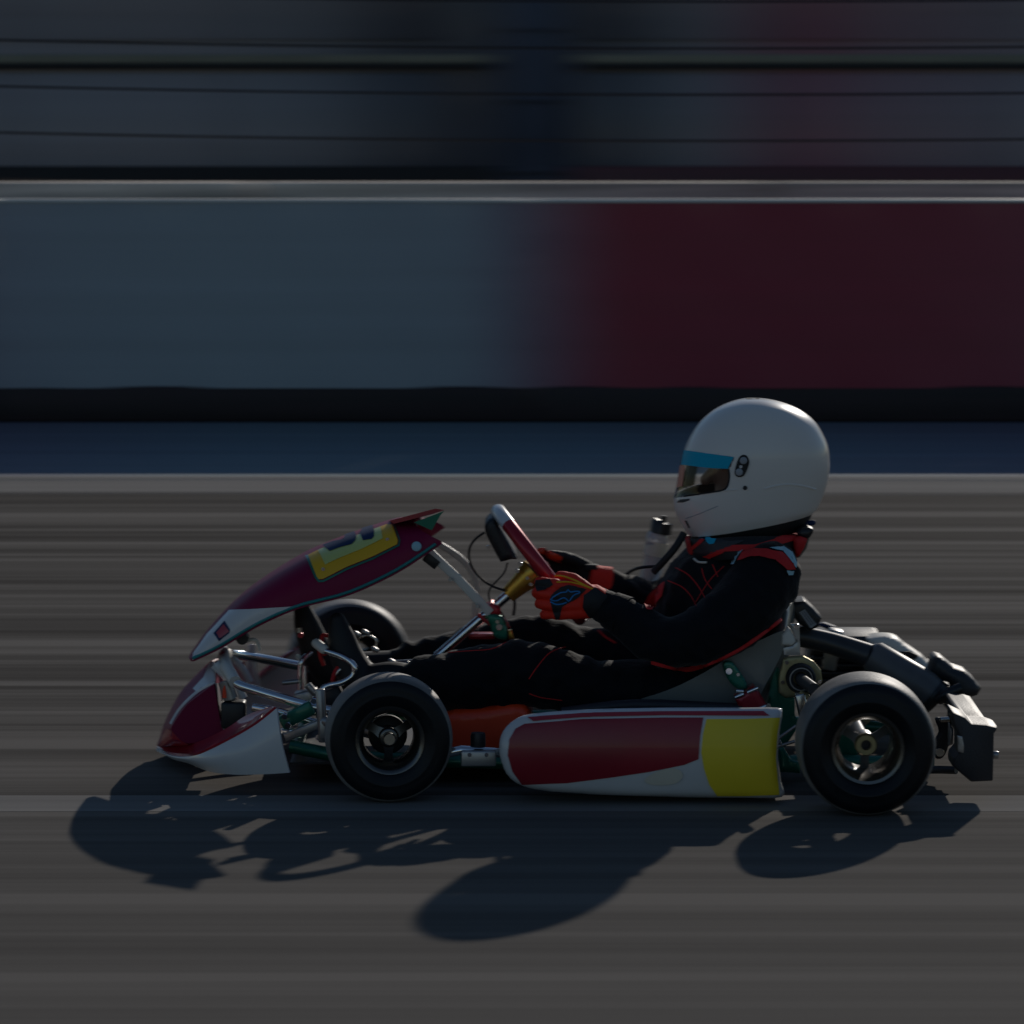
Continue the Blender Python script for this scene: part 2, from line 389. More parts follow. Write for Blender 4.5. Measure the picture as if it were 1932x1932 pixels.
# ================================================================== THE SETTING
def sheet(name, x0, x1, y0, y1, z, m):
    o = build(name, ([(x0, y0, z), (x1, y0, z), (x1, y1, z), (x0, y1, z)], [(0, 1, 2, 3)]), m, None, False); o['kind'] = 'structure'; return o
sheet('race_track_ground', -300, 300, -120, 600, 0, 'asphalt')
ya, yb = G(966, 1531).y, G(966, 1501).y
sheet('painted_line', -60, 60, ya, yb, .0004, 'paint')
yc, yd = G(966, 929).y, G(966, 899).y; BY_ = G(966, 797).y + .3
sheet('edge_line', -60, 60, yc, yd, .0004, 'paint')

sheet('shade_tint_strip', -60, 60, yd + .004, BY_, .0004, 'shade_verge2')  # tinted sheet that colours the ground where the barrier's shadow falls
# the barrier behind the track: boards on a black base, concrete blocks behind
BY = G(966, 797).y
t = root('rubber_barrier', 'low black rubber barrier running under the coloured barrier boards', 'barrier', (0, BY, 0))
for k in range(6):
    x = -6.6 + 2.2 * k + 1.17
    build('rubber_section', box((x, BY + .10, .075), (2.194, .20, .15)), 'base', t, True, .012)
BT = K(966, 376, BY - Y0).z
bspec = [(-2, 'board_print', 'dark red barrier board at the far left, beyond the pale blue board'),
         (-1, 'board_print', 'pale grey-blue barrier board behind the front of the kart'),
         (0, 'board_print', 'dark red barrier board behind the driver with the white helmet'),
         (1, 'board_print', 'grey-blue barrier board at the far right, beyond the dark red board')]
for k, m, lab in bspec:
    x0 = .07 + 2.2 * k; x1 = x0 + 2.2; xc = (x0 + x1) / 2
    t = root('barrier_board', lab, 'barrier board', (xc, BY, .14), 'boards along the trackside barrier')
    # slightly bowed sheet
    vs, fs = [], []; nx, nz = 24, 6
    for s, th in ((0, 0), (1, .02)):
        for i in range(nx + 1):
            for j in range(nz + 1):
                x = x0 + .004 + 2.192 * i / nx; z = .14 + (BT - .016 - .14) * j / nz
                y = BY + .004 * math.sin(3.1 * i / nx * 3 + k) + .003 * math.sin(2 * j + i) + th
                vs.append(Vector((x, y, z)))
    N = (nx + 1) * (nz + 1)
    for i in range(nx):
        for j in range(nz):
            a = i * (nz + 1) + j; b = a + nz + 1
            fs += [(a, b, b + 1, a + 1), (N + a, N + a + 1, N + b + 1, N + b)]
    for i in range(nx):
        a = i * (nz + 1); b = a + nz + 1; fs.append((a, N + a, N + b, b)); a += nz; b += nz; fs.append((a, b, N + b, N + a))
    for j in range(nz):
        fs.append((j, j + 1, N + j + 1, N + j)); a = nx * (nz + 1) + j; fs.append((a, N + a, N + a + 1, a + 1))
    build('panel', (vs, fs), m, t)
    build('top_rail', box((xc, BY + .045, BT - .008), (2.19, .10, .015)), 'pvc', t, True, .008)
    for sx in (-.9, 0, .9):
        build('bracket', box((xc + sx, BY + .07, .5), (.05, .06, .62)), 'steel', t, True, .004)
for k in range(5):
    x = -4.4 + 2.2 * k
    lab = ['leftmost', 'second from left', 'middle', 'second from right', 'rightmost'][k] + ' pale concrete block standing behind the barrier boards'
    y = BY + .95; ztop = K(966, 345, y - .1 - Y0).z
    prof = [(-.26, 0), (-.26, .10), (-.12, .3), (-.10, ztop), (.10, ztop), (.12, .3), (.26, .10), (.26, 0)]
    o = build('concrete_block', loft([[(xx, y + a, z) for a, z in prof] for xx in (x - 1.09, x + 1.09)]), 'stained', None, True, .01)
    tag(o, lab, 'concrete block', 'concrete blocks behind the boards')

# wire fence behind the barrier
FY = 18.4
def FP(u, v):
    d = ray(u, v); return CAM + d * (FY / d.y)
t = root('wire_fence', 'fence of thin dark horizontal wires sagging above the barrier', 'fence', (0.87, FY, 0))
for x in (-3.65, 5.4):
    build('post', tube([(x, FY, 0), (x, FY, 2.25)], .035, 12), 'steel', t)
for v in (3, 91.5, 178.5, 265.5, 352):
    zc = FP(1350, v).z; pts = []
    for i in range(25):
        x = -3.65 + 9.05 * i / 24; pts.append((x, FY - .04, zc + .0038 * (x - .87) ** 2))
    build('wire', tube(pts, .0052, 6), 'black', t)

# vehicles and buildings in the paddock, in shade behind the fence
def TX(u, Y):
    d = ray(u, 150); return (d * (Y / d.y)).x
def ZV(v, Y):
    d = ray(966, v); return (CAM + d * (Y / d.y)).z
TY = 24.0
def trailer(x0, x1, label, m, panels, name='box_trailer'):
    xc = (x0 + x1) / 2; t = root(name, label, 'trailer', (xc, TY, 0), 'trailers parked behind the fence')
    build('body', box((xc, TY + 1.15, 1.62), (x1 - x0, 2.2, 2.1)), m, t, True, .04)
    z0 = ZV(131, TY); z1 = ZV(119, TY)
    build('rub_rail', box((xc, TY + .03, (z0 + z1) / 2), (x1 - x0 - .08, .07, z1 - z0)), 'rubber', t, True, .006)
    build('trim_strip', box((xc, TY + .041, ZV(112, TY)), (x1 - x0 - .10, .022, .055)), 'olive', t, True, .004)
    build('skirt', box((xc, TY + .03, .64), (x1 - x0 - .02, .05, .40)), 'rubber' if x0 < -1 else 'darkred', t, True, .01)
    for a, b, mm, nm in panels:
        build(nm, box(((a + b) / 2, TY + .040, .985), (b - a, .022, .76)), mm, t, True, .006)
        build(nm, box(((a + b) / 2, TY + .040, 2.06), (b - a, .022, 1.02)), mm, t, True, .006)
    for sx in (-.55, .25):
        c = (xc + sx, TY + .22, .33)
        wv = build('wheel', revolve([(.2, -.1), (.30, -.1), (.33, -.07), (.33, .07), (.30, .1), (.2, .1)], c, (0, 1, 0), 32), 'tyre', t)
        build('rim', disc((c[0], c[1] - .07, c[2]), .2, .03, (0, 1, 0), 24), 'alloy', wv)
    return t
trailer(-6.6, TX(945, TY), 'long pale grey box trailer behind the fence, left of the dark gap', 'wrap',
        [(-6.4 + 1.2 * i, -6.4 + 1.2 * i + 1.19, 'wrap', 'side_panel') for i in range(5)])
xs = TX(1075, TY)
trailer(xs, 7.0, 'slate grey box trailer with a faded maroon patch, right of the dark gap', 'wrap',
        [(xs + .05 + 1.2 * i, xs + .05 + 1.2 * i + 1.19, 'wrap', 'side_panel') for i in range(5)])
t = root('garage_building', 'dark garage building seen through the gap between the two trailers', 'building', (0, 33, 0))
build('wall', box((0, 35, 2.1), (26, 4, 4.2)), 'dark', t, True, .03)
build('roof', box((0, 34.9, 4.27), (26.6, 4.8, .14)), 'black', t, True, .02)
for x in (-9, -4.5, 0, 4.5, 9):
    d = build('garage_door', box((x, 32.98, 1.35), (3.2, .08, 2.7)), 'dark', t, True, .01)
    for z in (.55, 1.1, 1.65, 2.2): build('rib', box((x, 32.925, z), (3.1, .03, .03)), 'dark', d, True)

# ================================================================== THE KART
kart = root('go_kart', 'racing go-kart with wine red and white bodywork and a yellow side panel', 'go-kart', (.27, Y0, 0))

def wheel(u, ly, rad, width, rimr, steer, far=False, front=True):
    x = K(u, 1395, ly).x; c = Vector((x, Y0 + ly, rad)); sgn = 1 if far else -1     # outer side: towards camera when near
    ax = Matrix.Rotation(steer, 3, 'Z') @ Vector((0, 1, 0)); h = width / 2; s = rad
    prof = [(rimr, -h * .80), (rimr + .006, -h * .90), (rimr + .014, -h * .985), (rimr + .024, -h * 1.02), (rimr + .026, -h * 1.035), (rimr + .029, -h * 1.035), (rimr + .031, -h * 1.02),
            (s - .026, -h * 1.03), (s - .016, -h * .985), (s - .008, -h * .90), (s - .003, -h * .76), (s - .0005, -h * .5), (s, 0)]
    prof = prof + [(r_, -y) for r_, y in reversed(prof[:-1])]
    w_ = root_part('front_wheel' if front else 'rear_wheel')
    ty = build_child('tyre', revolve(prof, c, ax, 96), 'tyre', w_)
    ty.data.materials.append(M['tread']); np_ = len(prof)
    for i, p in enumerate(ty.data.polygons):
        if 9 <= i % np_ <= np_ - 11: p.material_index = 1
    o = ax * sgn                                                     # outward
    rp = [(rimr + .004, h * .84), (rimr + .0055, h * .87), (rimr + .004, h * .9), (rimr - .002, h * .88), (rimr - .005, h * .80), (rimr - .012, h * .6), (rimr - .015, h * .1), (rimr - .014, -h * .6), (rimr, -h * .85),
          (rimr, -h * .8), (rimr - .010, -h * .5), (rimr - .010, h * .1), (rimr - .004, h * .7)]
    build_child('rim', revolve(rp, c, o, 64), 'rim', w_)
    # hub, three spokes and the rim centre
    hub = [revolve([(.012, -h * .5), (.021, -h * .5), (.021, h * .12), (.017, h * .2), (.012, h * .2)], c, o, 32)]
    x1 = Vector((0, 0, 1)); x1 = (x1 - o * x1.dot(o)).normalized(); y1 = o.cross(x1)
    for k in range(3):
        a = 2 * math.pi * k / 3 + (R(180) if not front else R(60)); e = x1 * math.cos(a) + y1 * math.sin(a); g = o.cross(e)
        rings = []
        for rr, wd, dp in ((.015, .012, 0.0), (.03, .0085, -.1), (rimr - .016, .0095, -.25), (rimr - .009, .017, -.28)):
            q = c + e * rr + o * (h * dp)
            rings.append([q + g * wd + o * .007, q - g * wd + o * .007, q - g * wd * .8 - o * .007, q + g * wd * .8 - o * .007])
        hub.append(loft(rings))
    build_child('hub', join(*hub), 'steel' if not front else 'rim', w_)
    if front:
        build_child('hub_carrier', disc(c - o * h * .55, .040, .02, o, 32), 'rubber', w_)
        build_child('wheel_nut', disc(c + o * h * .45, .0125, .022, o, 24), 'alloy', w_)
        build_child('stub_axle', tube([c - o * h * 1.1, c + o * h * .4], .0085, 14), 'steel', w_)
    else:
        build_child('bearing_ring', revolve([(.0105, h * .16), (.0105, h * .36), (.020, h * .36), (.0225, h * .3), (.0225, h * .16)], c, o, 32), 'brass', w_)
    return w_
def root_part(name):
    o = bpy.data.objects.new(name, None); COL.objects.link(o); o.parent = kart; o.empty_display_size = .05; return o
def build_child(name, vf, m, parent, **k): return build(name, vf, m, parent, **k)
FR, RR = .1300, .1390
wheel(733, -.47, FR, .115, .066, R(5))
wheel(659, .52, .140, .115, .066, R(5), far=True)
wheel(1632, -.60, RR, .165, .068, 0, front=False)
wheel(1676, .50, .086, .14, .05, 0, far=True, front=False)

# chassis rails, cross tubes, axle
for s in (-1, 1):
    pts = [K(548, 1408, -.26), K(640, 1425, -.28), K(760, 1432, -.30), K(1000, 1440, -.31), K(1300, 1446, -.32), K(1460, 1440, -.28), K(1530, 1436, -.25), K(1760, 1440, -.22)]
    vf = tube(pts, .0145, 14, 5)
    build('chassis_rail', vf if s < 0 else mirror(vf), 'green', kart)
for u, v in ((560, 1408), (800, 1434), (1180, 1444), (1470, 1438), (1740, 1440)):
    a = K(u, v, -.26); build('cross_tube', tube([(a.x, Y0 - .27, a.z), (a.x, Y0 + .27, a.z)], .013, 14), 'green', kart)
fl = cs(lambda a, b: (a, b), (560, 1423), (1160, 1450)); a = K(560, 1421, 0); b = K(1170, 1436, 0)
build('floor_tray', box(((a.x + b.x) / 2, Y0, .042), (b.x - a.x, .56, .004)), 'dgrey', kart, False)
# orange tank between the legs and the near rail
tk = pillow(sm2([(842, 1348), (905, 1338), (975, 1328), (1000, 1345), (1006, 1395), (985, 1425), (920, 1432), (850, 1430), (832, 1400)], 3), -.20, .24, .018, .01)
tank = build('fuel_tank', tk, 'orange', kart)
# rear axle
zc = RR; xa = K(1632, 1395, -.63).x
build('rear_axle', tube([(xa, Y0 - .60, zc), (xa, Y0 + .46, zc)], .0155, 18), 'exh', kart)
for s in (-.22, .24):
    c = Vector((xa, Y0 + s, zc + .003)); cc = c
    pts = []
    for k in range(16):
        a = 2 * math.pi * k / 16; r_ = .043 + (.006 if k % 2 else 0); pts.append((a, r_))
    ring_o = [[c + Vector((math.sin(a) * r_, y, math.cos(a) * r_)) for a, r_ in pts] for y in (-.012, .012)]
    b_ = build('bearing_carrier', loft(ring_o), 'brass', kart, True, .002)
    build('bearing', revolve([(.017, -.018), (.029, -.018), (.031, -.013), (.031, .013), (.017, .013)], c, (0, 1, 0), 40), 'rubber', b_)
    build('bearing_race', revolve([(.0235, -.0195), (.0255, -.0195), (.0255, -.015), (.0235, -.015)], c, (0, 1, 0), 40), 'steel', b_)
    for a in (.9, 2.2, 4.1, 5.4):
        build('bolt', disc(c + Vector((math.sin(a) * .038, -.014, math.cos(a) * .038)), .004, .006, (0, 1, 0), 10), 'chrome', b_)
    build('axle_hanger', box((xa - .005, Y0 + s + .012, zc - .055), (.05, .016, .10)), 'green', kart, True, .004)
# the bearing seen above the wheel sits on a raised carrier plate
cb = K(*C4(495, 540), -.20)
def carrier():
    pts = [C8(*p) for p in ((720, 880), (760, 700), (780, 620), (840, 590), (1040, 575), (1180, 650), (1270, 760), (1290, 900), (1255, 960), (1200, 1040), (930, 1110), (850, 1110), (810, 1120), (720, 1050))]
    return pillow(pts, -.20, .02, .003, .006)
b_ = build('upper_carrier', carrier(), 'brass', kart)
build('bearing', revolve([(.016, -.022), (.029, -.022), (.0315, -.016), (.0315, .016), (.016, .016)], cb, (0, 1, 0), 40), 'rubber', b_)
build('bearing_race', revolve([(.0225, -.0245), (.0245, -.0245), (.0245, -.018), (.0225, -.018)], cb, (0, 1, 0), 40), 'steel', b_)
build('drive_shaft', tube([cb + Vector((0, .05, 0)), cb + Vector((0, -.03, 0)), K(*C8(1180, 1000), -.34)], .0125, 16), 'exh', b_)
for p in ((770, 912), (1250, 905), (825, 655)): build('bolt', disc(K(*C8(*p), -.203), .0045, .008, (0, 1, 0), 12), 'chrome', b_)

# side pods
podpts = [(1003, 1352), (1100, 1344.5), (1250, 1341), (1400, 1341), (1468, 1341), (1478, 1350), (1472, 1385), (1469, 1430), (1475, 1478), (1478, 1510), (1400, 1512), (1250, 1510), (1120, 1505), (1010, 1495), (964, 1474), (946, 1440), (942, 1408), (950, 1382), (972, 1362)]
pod_sm = []
pp = smoothpath([(a, b, 0) for a, b in podpts], 3, True)
pod = [(p.x, p.y) for p in pp]
def podbulge(x, z): return .012 * ((z - .105) / .07) ** 2
podvf = pillow(pod, -.56, .17, .020, .007, podbulge, True, .16)
p1 = build('side_pod', podvf, 'white', kart); p1['label'] = 'white side pod with maroon and yellow stickers'
p2 = build('side_pod', mirror(podvf), 'white', kart)
tp = [(1003, 1358), (1100, 1350.5), (1250, 1347), (1327, 1347)]
decal('maroon_sticker', [(985, 1480), (967, 1455), (958, 1425), (961, 1395), (973, 1375), (990, 1366), (1015, 1364), (1100, 1357), (1250, 1354), (1327, 1354), (1321, 1390), (1318, 1432), (1290, 1443), (1225, 1456), (1150, 1467), (1070, 1477)], p1, 'maroon', p1)
decal('yellow_sticker', [(1333, 1357), (1400, 1357), (1471, 1354), (1466, 1385), (1463, 1430), (1467, 1470), (1470, 1499), (1400, 1501), (1353, 1501), (1338, 1480), (1328, 1450), (1323, 1420), (1326, 1385)], p1, 'yellow', p1)
decal('cream_spot', sm2([(1216, 1470), (1235, 1457), (1262, 1449), (1282, 1452), (1288, 1464), (1276, 1476), (1250, 1480), (1225, 1478)], 3), p1, 'cream', p1, .003)
decal('red_top_strip', [(995, 1354), (1100, 1346), (1250, 1343), (1440, 1342.5), (1452, 1351), (1250, 1350), (1100, 1353.5), (1006, 1361)], p1, 'red', p1, .002, 3)

# bracket and cap between front wheel and pod
build('side_bar', box(K(903, 1428, -.46), (.072, .05, .032)), 'steel', kart, True, .003)
build('side_bar_arm', tube([K(846, 1420, -.46), K(870, 1415, -.46), K(940, 1420, -.46), K(980, 1420, -.42)], .010, 12), 'chrome', kart)
cp = build('reservoir', disc(K(902, 1398, -.45), .0155, .034, (0, 0, 1), 24), 'black', kart)
build('reservoir_collar', disc(K(902, 1413, -.45), .021, .006, (0, 0, 1), 24), 'rubber', cp)
for q in (886, 918): build('bolt', disc(K(q, 1424, -.486), .0045, .006, (0, 1, 0), 12), 'chrome', cp)

# ---- front fairing (the panel carrying the number)
Tpx = cs(C1, (238, 1000), (330, 872), (480, 708), (650, 572), (900, 420), (1140, 318), (1395, 232), (1480, 218), (1545, 226))
Lpx = cs(C1, (246, 1040), (400, 962), (560, 862), (700, 785), (870, 712), (1120, 648), (1300, 575), (1480, 480), (1690, 338))
nT = 64
Tc = smoothpath([K(u, v, -.02) for u, v in Tpx], 8); Lc = smoothpath([K(u, v, -.145) for u, v in Lpx], 8)
rings = []
for i in range(len(Tc)):
    f = i / (len(Tc) - 1); hw = .09 + .055 * min(1, f * 2.2)
    a, b = Tc[i], Lc[i]; ring = []
    for k in range(-14, 15):
        s = abs(k) / 14; h = s ** 2.6; y = min(1, s * 1.0) ** .8
        p = a.lerp(b, h); ring.append(Vector((p.x, Y0 + (-hw if k < 0 else hw) * math.sin(s * math.pi / 2) ** .9, p.z)))
    rings.append(ring)
inner = [[p + Vector((.004, 0, -.006)) for p in r] for r in rings]
n_ = len(rings[0])
vs = [p for r in rings for p in r] + [p for r in inner for p in r]; fs = []; N = len(rings) * n_
for i in range(len(rings) - 1):
    for k in range(n_ - 1):
        a = i * n_ + k; fs += [(a, a + 1, a + n_ + 1, a + n_), (N + a, N + a + n_, N + a + n_ + 1, N + a + 1)]
for i in range(len(rings) - 1):
    a = i * n_; fs.append((a, a + n_, N + a + n_, N + a)); a += n_ - 1; fs.append((a, N + a, N + a + n_, a + n_))
for k in range(n_ - 1):
    fs.append((k, N + k, N + k + 1, k + 1)); a = N - n_ + k; fs.append((a, a + 1, N + a + 1, N + a))
fair = build('front_fairing', (vs, fs), 'purple', kart)
decal('white_sticker', cs(C1, (470, 740), (600, 734), (860, 716), (700, 782), (560, 858), (400, 955), (256, 1028), (262, 990), (340, 880)), fair, 'white', fair)
dm = decal('blue_badge', cs(C1, (380, 875), (443, 803), (475, 852), (470, 872), (410, 920)), fair, 'navy', fair, .0022)
decal('red_badge', cs(C1, (398, 872), (440, 822), (470, 862), (415, 903)), fair, 'red', fair, .003)
plate = decal('number_plate', cs(C1, (920, 428), (1000, 388), (1140, 335), (1380, 248), (1412, 250), (1445, 340), (1440, 360), (1300, 430), (1150, 490), (1010, 560), (985, 562), (968, 545)), fair, 'amber', fair, .0025)
decal('plate_border', cs(C1, (910, 428), (926, 424), (974, 546), (990, 568), (1012, 566), (1152, 496), (1302, 436), (1446, 362), (1452, 338), (1418, 246), (1424, 244), (1460, 340), (1454, 370), (1304, 446), (1155, 506), (1015, 578), (985, 580), (962, 552)), fair, 'green', fair, .0027)
decal('plate_field', cs(C1, (985, 398), (1140, 338), (1345, 264), (1358, 330), (1240, 388), (1100, 445), (1025, 480)), fair, 'pale', fair, .0035)
decal('digit', cs(C1, (1010, 372), (1070, 350), (1135, 338), (1140, 312), (1195, 292), (1208, 318), (1200, 345), (1180, 366), (1110, 384), (1052, 406)), fair, 'navy', fair, .0045, 3)
decal('digit', cs(C1, (1232, 292), (1240, 275), (1300, 256), (1310, 290), (1308, 322), (1295, 336), (1245, 344), (1228, 304)), fair, 'navy', fair, .0045, 3)
for p in ((1012, 502), (1384, 330)): build('screw', disc(cast(*C1(*p), fair)[0] + Vector((0, -.004, 0)), .004, .003, (0, 1, 0), 10), 'chrome', fair)
build('fairing_bolt', disc(cast(*C1(1552, 370), fair)[0] + Vector((0, -.003, 0)), .0105, .006, (.1, 1, -.2), 20), 'ltcyan', fair)
ed = [Lc[i] + Vector((0, -.0 , 0)) for i in range(0, len(Lc), 3)]
build('edge_trim', tube([Vector((p.x, rings[min(len(rings) - 1, i * 3)][0].y, p.z)) for i, p in enumerate(ed)], .0035, 8), 'teal', fair)
# lip at the rear of the fairing
lipA = cs(C1, (1395, 222), (1660, 152), (1715, 160), (1640, 185), (1420, 240))
lip = build('fairing_lip', join(loft([[K(*p, ly) for p in lipA] for ly in (-.11, 0, .11)])), 'red', fair)
build('lip_gusset', loft([[K(*p, ly) for p in cs(C1, (1535, 232), (1712, 166), (1690, 190), (1640, 278))] for ly in (-.135, -.125)]), 'green', fair)

# fairing stays
def strap(name, pts, w, th, m, ly, parent=kart, sub=0):
    P = smoothpath([(a, b, 0) for a, b in pts], sub) if sub else [Vector((a, b, 0)) for a, b in pts]
    rings = []
    for i, p in enumerate(P):
        q = P[min(i + 1, len(P) - 1)] - P[max(i - 1, 0)]; n = Vector((-q.y, q.x, 0)).normalized() * w / 2
        A = K(p.x + n.x, p.y + n.y, ly); B = K(p.x - n.x, p.y - n.y, ly); T = Vector((0, th, 0))
        rings.append([A, B, B + T, A + T])
    return build(name, loft(rings), m, parent, True, .0015)
st = strap('fairing_stay', cs(C6, (-210, 570), (140, 900), (470, 1250)), 17, .008, 'pvc', -.08)
strap('stay_clip', cs(C1, (1600, 428), (1672, 484)), 18, .012, 'black', -.084, st)
for p in ((55, 895), (335, 1170)): build('bolt', disc(K(*C6(*p), -.084), .0045, .008, (0, 1, 0), 12), 'steel', st)
strap('fairing_stay', cs(C6, (-190, 480), (0, 570), (180, 700), (300, 860), (325, 1020), (300, 1330)), 12, .010, 'pvc', .10, kart, 5)

# ---- nose cone
outer_b = cs(C5, (100, 1442), (250, 1530), (420, 1576), (640, 1662), (900, 1692), (1200, 1688), (1470, 1672))
outer_t = cs(C5, (104, 1420), (240, 1478), (380, 1496), (540, 1476), (860, 1322), (1120, 1170), (1335, 1000))
ly_o = [-.02, -.13, -.22, -.33, -.40, -.43, -.45]
inner_t = cs(C5, (215, 1180), (330, 1330), (430, 1390), (600, 1340), (830, 1225), (1030, 1090), (1270, 985))
ly_i = [-.02, -.08, -.14, -.20, -.27, -.33, -.40]
Bo = smoothpath([K(*p, l) for p, l in zip(outer_b, ly_o)], 6); To = smoothpath([K(*p, l) for p, l in zip(outer_t, [x + .012 for x in ly_o])], 6)
Ti = smoothpath([K(*p, l) for p, l in zip(inner_t, ly_i)], 6)
def patch(A, B, n=8, bul=0.0, tail=None):
    rows = [[a.lerp(b, j / n) + Vector((-.3 * bul, -bul, .3 * bul)) * math.sin(math.pi * j / n) for j in range(n + 1)] for a, b in zip(A, B)]
    return loft(rows, False, False)
def solid(vf, off):
    me = bpy.data.meshes.new('x'); bm = bmesh.new()
    V = [bm.verts.new(p) for p in vf[0]]
    for f in vf[1]: bm.faces.new([V[i] for i in f])
    bmesh.ops.recalc_face_normals(bm, faces=bm.faces)
    bmesh.ops.solidify(bm, geom=bm.faces[:], thickness=off); bm.verts.index_update()
    r_ = [v.co.copy() for v in bm.verts], [tuple(v.index for v in f.verts) for f in bm.faces]; bm.free(); bpy.data.meshes.remove(me); return r_
side = solid(patch(Bo, To, 10, .012), .005)
nose = build('nose_side', side, 'white', kart); build('nose_side', mirror(side), 'white', kart)
ramp = solid(patch(To, Ti, 6, -.006), .005)
build('nose_ramp', ramp, 'red', kart); build('nose_ramp', mirror(ramp), 'red', kart)
# rear return of the near nose side (white post)
hump_mid = cs(C5, (100, 1400), (120, 1300), (185, 1110), (330, 840), (480, 670), (620, 535), (690, 520), (740, 760), (780, 1000), (830, 1180), (600, 1300), (300, 1380))
hump_mid2 = cs(C5, (130, 1395), (150, 1300), (195, 1140), (330, 900), (500, 720), (640, 610), (695, 620), (735, 830), (770, 1040), (820, 1210), (600, 1320), (330, 1385))
hump_near = cs(C5, (240, 1330), (225, 1240), (235, 1180), (380, 970), (540, 840), (660, 752), (695, 745), (725, 900), (760, 1110), (815, 1228), (600, 1330), (420, 1385))
rings = []
for ly, pl in ((.165, hump_near), (.15, hump_near), (.09, hump_mid2), (0, hump_mid), (-.09, hump_mid2), (-.15, hump_near), (-.165, hump_near)):
    q = [(p.x, p.y) for p in smoothpath([(a, b, 0) for a, b in pl], 4, True)]
    src = [K(a, b, -abs(ly)) for a, b in q]; P = [Vector((p.x, Y0 + ly, p.z)) for p in src]
    if abs(ly) > .16:
        cx = sum((p for p in P), Vector()) / len(P); P = [cx.lerp(p, .94) for p in P]
    rings.append(P)
# rings at +ly reuse near-side geometry mirrored, so the hump is symmetric
hv = loft(rings); hump = build('nose_hump', hv, 'purple', kart)
seam('white_edge', cs(C5, (235, 1165), (330, 1010), (480, 860), (600, 780), (690, 738)), hump, 'white', hump, .0045, 0)
decal('white_edge', cs(C5, (688, 735), (722, 745), (768, 1010), (800, 1170), (850, 1222), (805, 1236), (762, 1200), (730, 1010)), hump, 'white', hump, .002, 4)
decal('white_top', cs(C5, (635, 540), (688, 522), (690, 728), (560, 785), (500, 828), (468, 800), (580, 680)), hump, 'white', hump, .002, 4)
decal('red_patch', cs(C5, (130, 1390), (150, 1290), (195, 1215), (240, 1230), (330, 1330), (420, 1378), (330, 1384)), hump, 'red', hump)
# white stays at the front of the nose, tubes of the front bumper
for s in (-1, 1):
    vf = tube([K(*C5(p[0], p[1]), -.11) for p in ((690, 540), (770, 620), (900, 760), (980, 900))], .011, 12, 4)
    build('nose_stay', vf if s < 0 else mirror(vf), 'white', kart)
vf = loft([[K(*p, ly) for p in cs(C5, (1040, 340), (1110, 330), (1150, 700), (1190, 850), (1060, 830), (980, 700), (1020, 600), (1030, 450))] for ly in (.16, .20)])
build('nose_fin', vf, 'white', kart, True, .004)
build('nose_fin_sticker', loft([[K(*p, ly) for p in cs(C5, (890, 580), (1010, 500), (1005, 620), (960, 695))] for ly in (.152, .157)]), 'red', kart)
bump = [(*C1(1110, 1335), -.24), (*C1(900, 1285), -.24), (*C1(640, 1210), -.22), (*C1(510, 1160), -.20), (*C1(452, 1070), -.12), (*C1(438, 1000), -.02), (*C1(480, 992), .10), (*C1(640, 1018), .17), (*C1(860, 1060), .21), (*C1(1010, 1085), .22)]
build('front_bumper_bar', tube([K(*p) for p in bump], .0105, 16, 6), 'chrome', kart)
build('bumper_lit_bend', tube([K(*C1(502, 1156), -.205), K(*C1(478, 1112), -.165), K(*C1(452, 1066), -.122), K(*C1(438, 1012), -.03), K(*C1(450, 992), .02)], .0135, 16, 4), 'pvc', kart)  # white tube over the bend, the bar's sunlit stretch put into colour
build('front_bumper_bar', tube([K(*C1(600, 1300), -.2), K(*C1(760, 1330), -.2), K(*C1(960, 1390), -.2), K(*C1(1050, 1420), -.22)], .009, 14, 4), 'chrome', kart)
build('steel_post', tube([K(*C1(480, 1240), -.15), K(*C1(470, 1330), -.15), K(*C1(540, 1390), -.15)], .011, 12, 3), 'steel', kart)
build('black_box', box(K(*C5(890, 1060), -.16), (.052, .05, .058)), 'black', kart, True, .006)
bt = build('master_cylinder', tube([K(*C5(800, 720), -.17), K(*C5(860, 900), -.17)], .016, 16), 'steel', kart)
build('clamp', tube([K(*C5(800, 760), -.18), K(*C5(800, 890), -.18)], .006, 10), 'orange', bt)
build('fairing_peg', disc(K(*C5(980, 265), -.05), .014, .04, (0, 1, 0), 20), 'black', kart)
build('peg_hook', tube([K(*C5(1020, 300), -.05), K(*C5(1100, 285), -.05), K(*C5(1140, 330), -.05), K(*C5(1155, 400), -.05)], .004, 10, 4), 'pvc', kart)
# small hardware round the front axle: steering arms, kingpins, tie rods
for s, uu in ((-1, 610), (1, 612)):
    vf = join(tube([K(uu - 6, 1300, -.33), K(uu, 1400, -.33)], .010, 12), tube([K(uu, 1360, -.33), K(720, 1388, -.42)], .012, 12))
    vf2 = box(K(uu + 3, 1375, -.33), (.022, .024, .04))
    build('kingpin', join(vf, vf2) if s < 0 else mirror(join(vf, vf2)), 'steel', kart, True, .002)
build('tie_rod', tube([K(600, 1392, -.30), K(700, 1350, -.05), K(760, 1330, .0)], .006, 10), 'chrome', kart)
build('tie_rod', tube([K(640, 1310, .30), K(720, 1310, .05)], .006, 10), 'chrome', kart)
build('front_bracket', box(K(*C1(860, 1345), -.25), (.075, .03, .03), roty(R(-28))), 'green', kart, True, .003)
build('front_plate', box(K(*C1(930, 1420), -.26), (.11, .02, .018), roty(R(-22))), 'steel', kart, True, .002)
build('front_bracket', box(K(*C1(820, 1440), -.25), (.04, .03, .012)), 'chrome', kart, True, .002)
for p in ((790, 1350), (810, 1400), (1000, 1340), (960, 1260), (990, 1350)):
    build('bolt', disc(K(*C1(*p), -.27), .007, .012, (.2, 1, .3), 12), 'chrome', kart)
